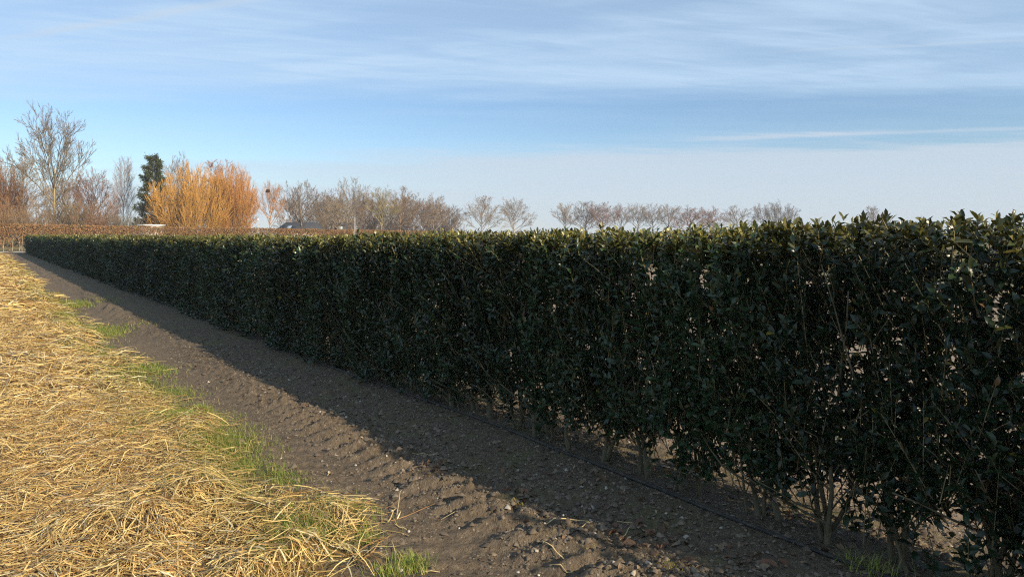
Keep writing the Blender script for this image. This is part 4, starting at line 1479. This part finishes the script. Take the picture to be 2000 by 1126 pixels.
def build_small():
    # white flat-topped shelter
    Z = 103.0
    x, y = at(296, Z)
    r = tag(empty('white_shelter', (x, y, 0)), 'white flat roof edge showing above the beech hedge below the conifer', 'shed')
    r.rotation_euler = (0, 0, -YAW)
    zt = EYE + 21.5 / F * Z
    V, Qd = box(-1.45, 1.45, -1.3, 1.3, zt - 0.2, zt)
    obj('roof', mesh_np('roof', V, Qd, MAT_WHITE), r)
    V, Qd = box(-1.3, 1.3, -1.15, 1.15, 0, zt - 0.2)
    obj('wall', mesh_np('wall', V, Qd, MAT_WALL), r)
    # dark shed among the middle trees
    Z = 152.0
    x, y = at(667, Z)
    r = tag(empty('dark_shed', (x, y, 0)), 'small dark shed half hidden among the middle row tree trunks', 'shed')
    r.rotation_euler = (0, 0, -YAW)
    zt = EYE + 25 / F * Z
    V, Qd = box(-1.1, 1.1, -1.2, 1.2, 0, zt - 0.5)
    wall = obj('wall', mesh_np('wall', V, Qd, MAT_ROOF), r)
    V = np.array([[-1.3, -1.4, zt - 0.5], [1.3, -1.4, zt - 0.5], [1.3, 1.4, zt - 0.1], [-1.3, 1.4, zt - 0.1], [-1.3, -1.4, zt - 0.38], [1.3, -1.4, zt - 0.38], [1.3, 1.4, zt + 0.02], [-1.3, 1.4, zt + 0.02]])
    obj('roof', mesh_np('roof', V, np.array([[3, 2, 1, 0], [4, 5, 6, 7], [0, 1, 5, 4], [1, 2, 6, 5], [2, 3, 7, 6], [3, 0, 4, 7]]), MAT_ROOF), r)
    V, Qd = box(-0.7, 0.5, -1.23, -1.2, zt - 1.5, zt - 0.75)
    obj('window', mesh_np('window', V, Qd, MAT_GLASS), wall)
    # pale plastic tunnel
    Z = 225.0
    x, y = at(820, Z)
    zt = EYE + 19 / F * Z
    a = np.linspace(0, math.pi, 13)
    w = 2.2
    ring = np.stack([np.cos(a) * w, 0 * a, np.sin(a) ** 0.8 * zt], -1)
    V = np.concatenate([ring + np.array([0, -6, 0]), ring + np.array([0, 6, 0]), [[0, -6, 0], [0, 6, 0]]])
    i = np.arange(12)
    Qd = np.stack([i, i + 1, i + 14, i + 13], -1)
    T = np.concatenate([np.stack([i + 1, i, np.full(12, 26)], -1), np.stack([i + 13, i + 14, np.full(12, 27)], -1)])
    o = obj('plastic_tunnel', mesh_np('plastic_tunnel', V, [Qd, T], MAT_WHITE), None, (x, y, 0))
    o.rotation_euler = (0, 0, -YAW)
    tag(o, 'pale arched plastic tunnel peeping over the hedge below the grey spreading tree', 'greenhouse')
    # slim pole behind the evergreen hedge
    Z = 62.0
    x, y = at(693, Z)
    zt = EYE + 36 / F * Z
    V, Qd, T = polytube([(0, 0, -0.1), (0, 0, zt * 0.6), (0.01, 0, zt)], [0.03, 0.028, 0.025], 8)
    tag(obj('slim_pole', mesh_np('slim_pole', V, [Qd, T], MAT_METAL, smooth=True), None, (x, y, 0)), 'slim pale pole rising behind the evergreen hedge before the tan tree', 'pole')
    # globe lamp beside the willow
    Z = 104.0
    x, y = at(504, Z)
    zt = EYE + 31 / F * Z
    r = tag(empty('globe_lamp', (x, y, 0)), 'thin lamp post with a small white globe in front of the redder willow', 'lamp')
    V, Qd, T = polytube([(0, 0, -0.05), (0, 0, zt * 0.5), (0, 0, zt - 0.1)], [0.05, 0.035, 0.03], 8)
    obj('post', mesh_np('post', V, [Qd, T], MAT_METAL, smooth=True), r)
    u = np.linspace(0, math.pi, 10)
    V, Qd, T = polytube(np.stack([0 * u, 0 * u, zt - 0.16 * np.cos(u)], -1), np.maximum(0.16 * np.sin(u), 0.004), 12)
    obj('globe', mesh_np('globe', V, [Qd, T], MAT_WHITE, smooth=True), r)
    # nest
    rng = np.random.default_rng(4)
    Z = 117.5
    x, y = at(523, Z)
    zc = EYE + (460 - 373) / F * Z
    n = 420
    d = norm(rng.normal(0, 1, (n, 3))) * np.array([0.32, 0.32, 0.2]) * rng.uniform(0.4, 1, (n, 1))
    t = norm(np.cross(d, rng.normal(0, 1, (n, 3)))) * 0.22
    V, Qd = tubes(d - t, d + t, np.full(n, 0.018), np.full(n, 0.012), 3)
    c = np.repeat(np.array([[0.10, 0.06, 0.03]]) * rng.uniform(0.6, 1.5, (n, 1)), 6, 0)
    tag(obj('bird_nest', mesh_np('bird_nest', V, Qd, MAT_TWIG, c), None, (x, y, zc)), 'dark twig nest in the crown of the small orange-twigged tree', 'nest')


build_small()


# ------------------------------------------------------------------ haze
def build_haze():
    m = bpy.data.materials.new('winter_haze')
    m.use_nodes = True
    nt = m.node_tree
    nt.nodes.clear()
    out = nt.nodes.new('ShaderNodeOutputMaterial')
    v = nt.nodes.new('ShaderNodeVolumePrincipled')
    v.inputs['Color'].default_value = (0.80, 0.88, 1.0, 1)
    v.inputs['Density'].default_value = 0.0004
    v.inputs['Anisotropy'].default_value = 0.0
    nt.links.new(v.outputs[0], out.inputs['Volume'])
    V, Qd = box(-1900, 1900, -1900, 1900, -1.3, 26.0)
    tag(obj('haze', mesh_np('haze', V, Qd, m)), 'thin pale haze over the flat land', 'haze', kind='stuff')


build_haze()
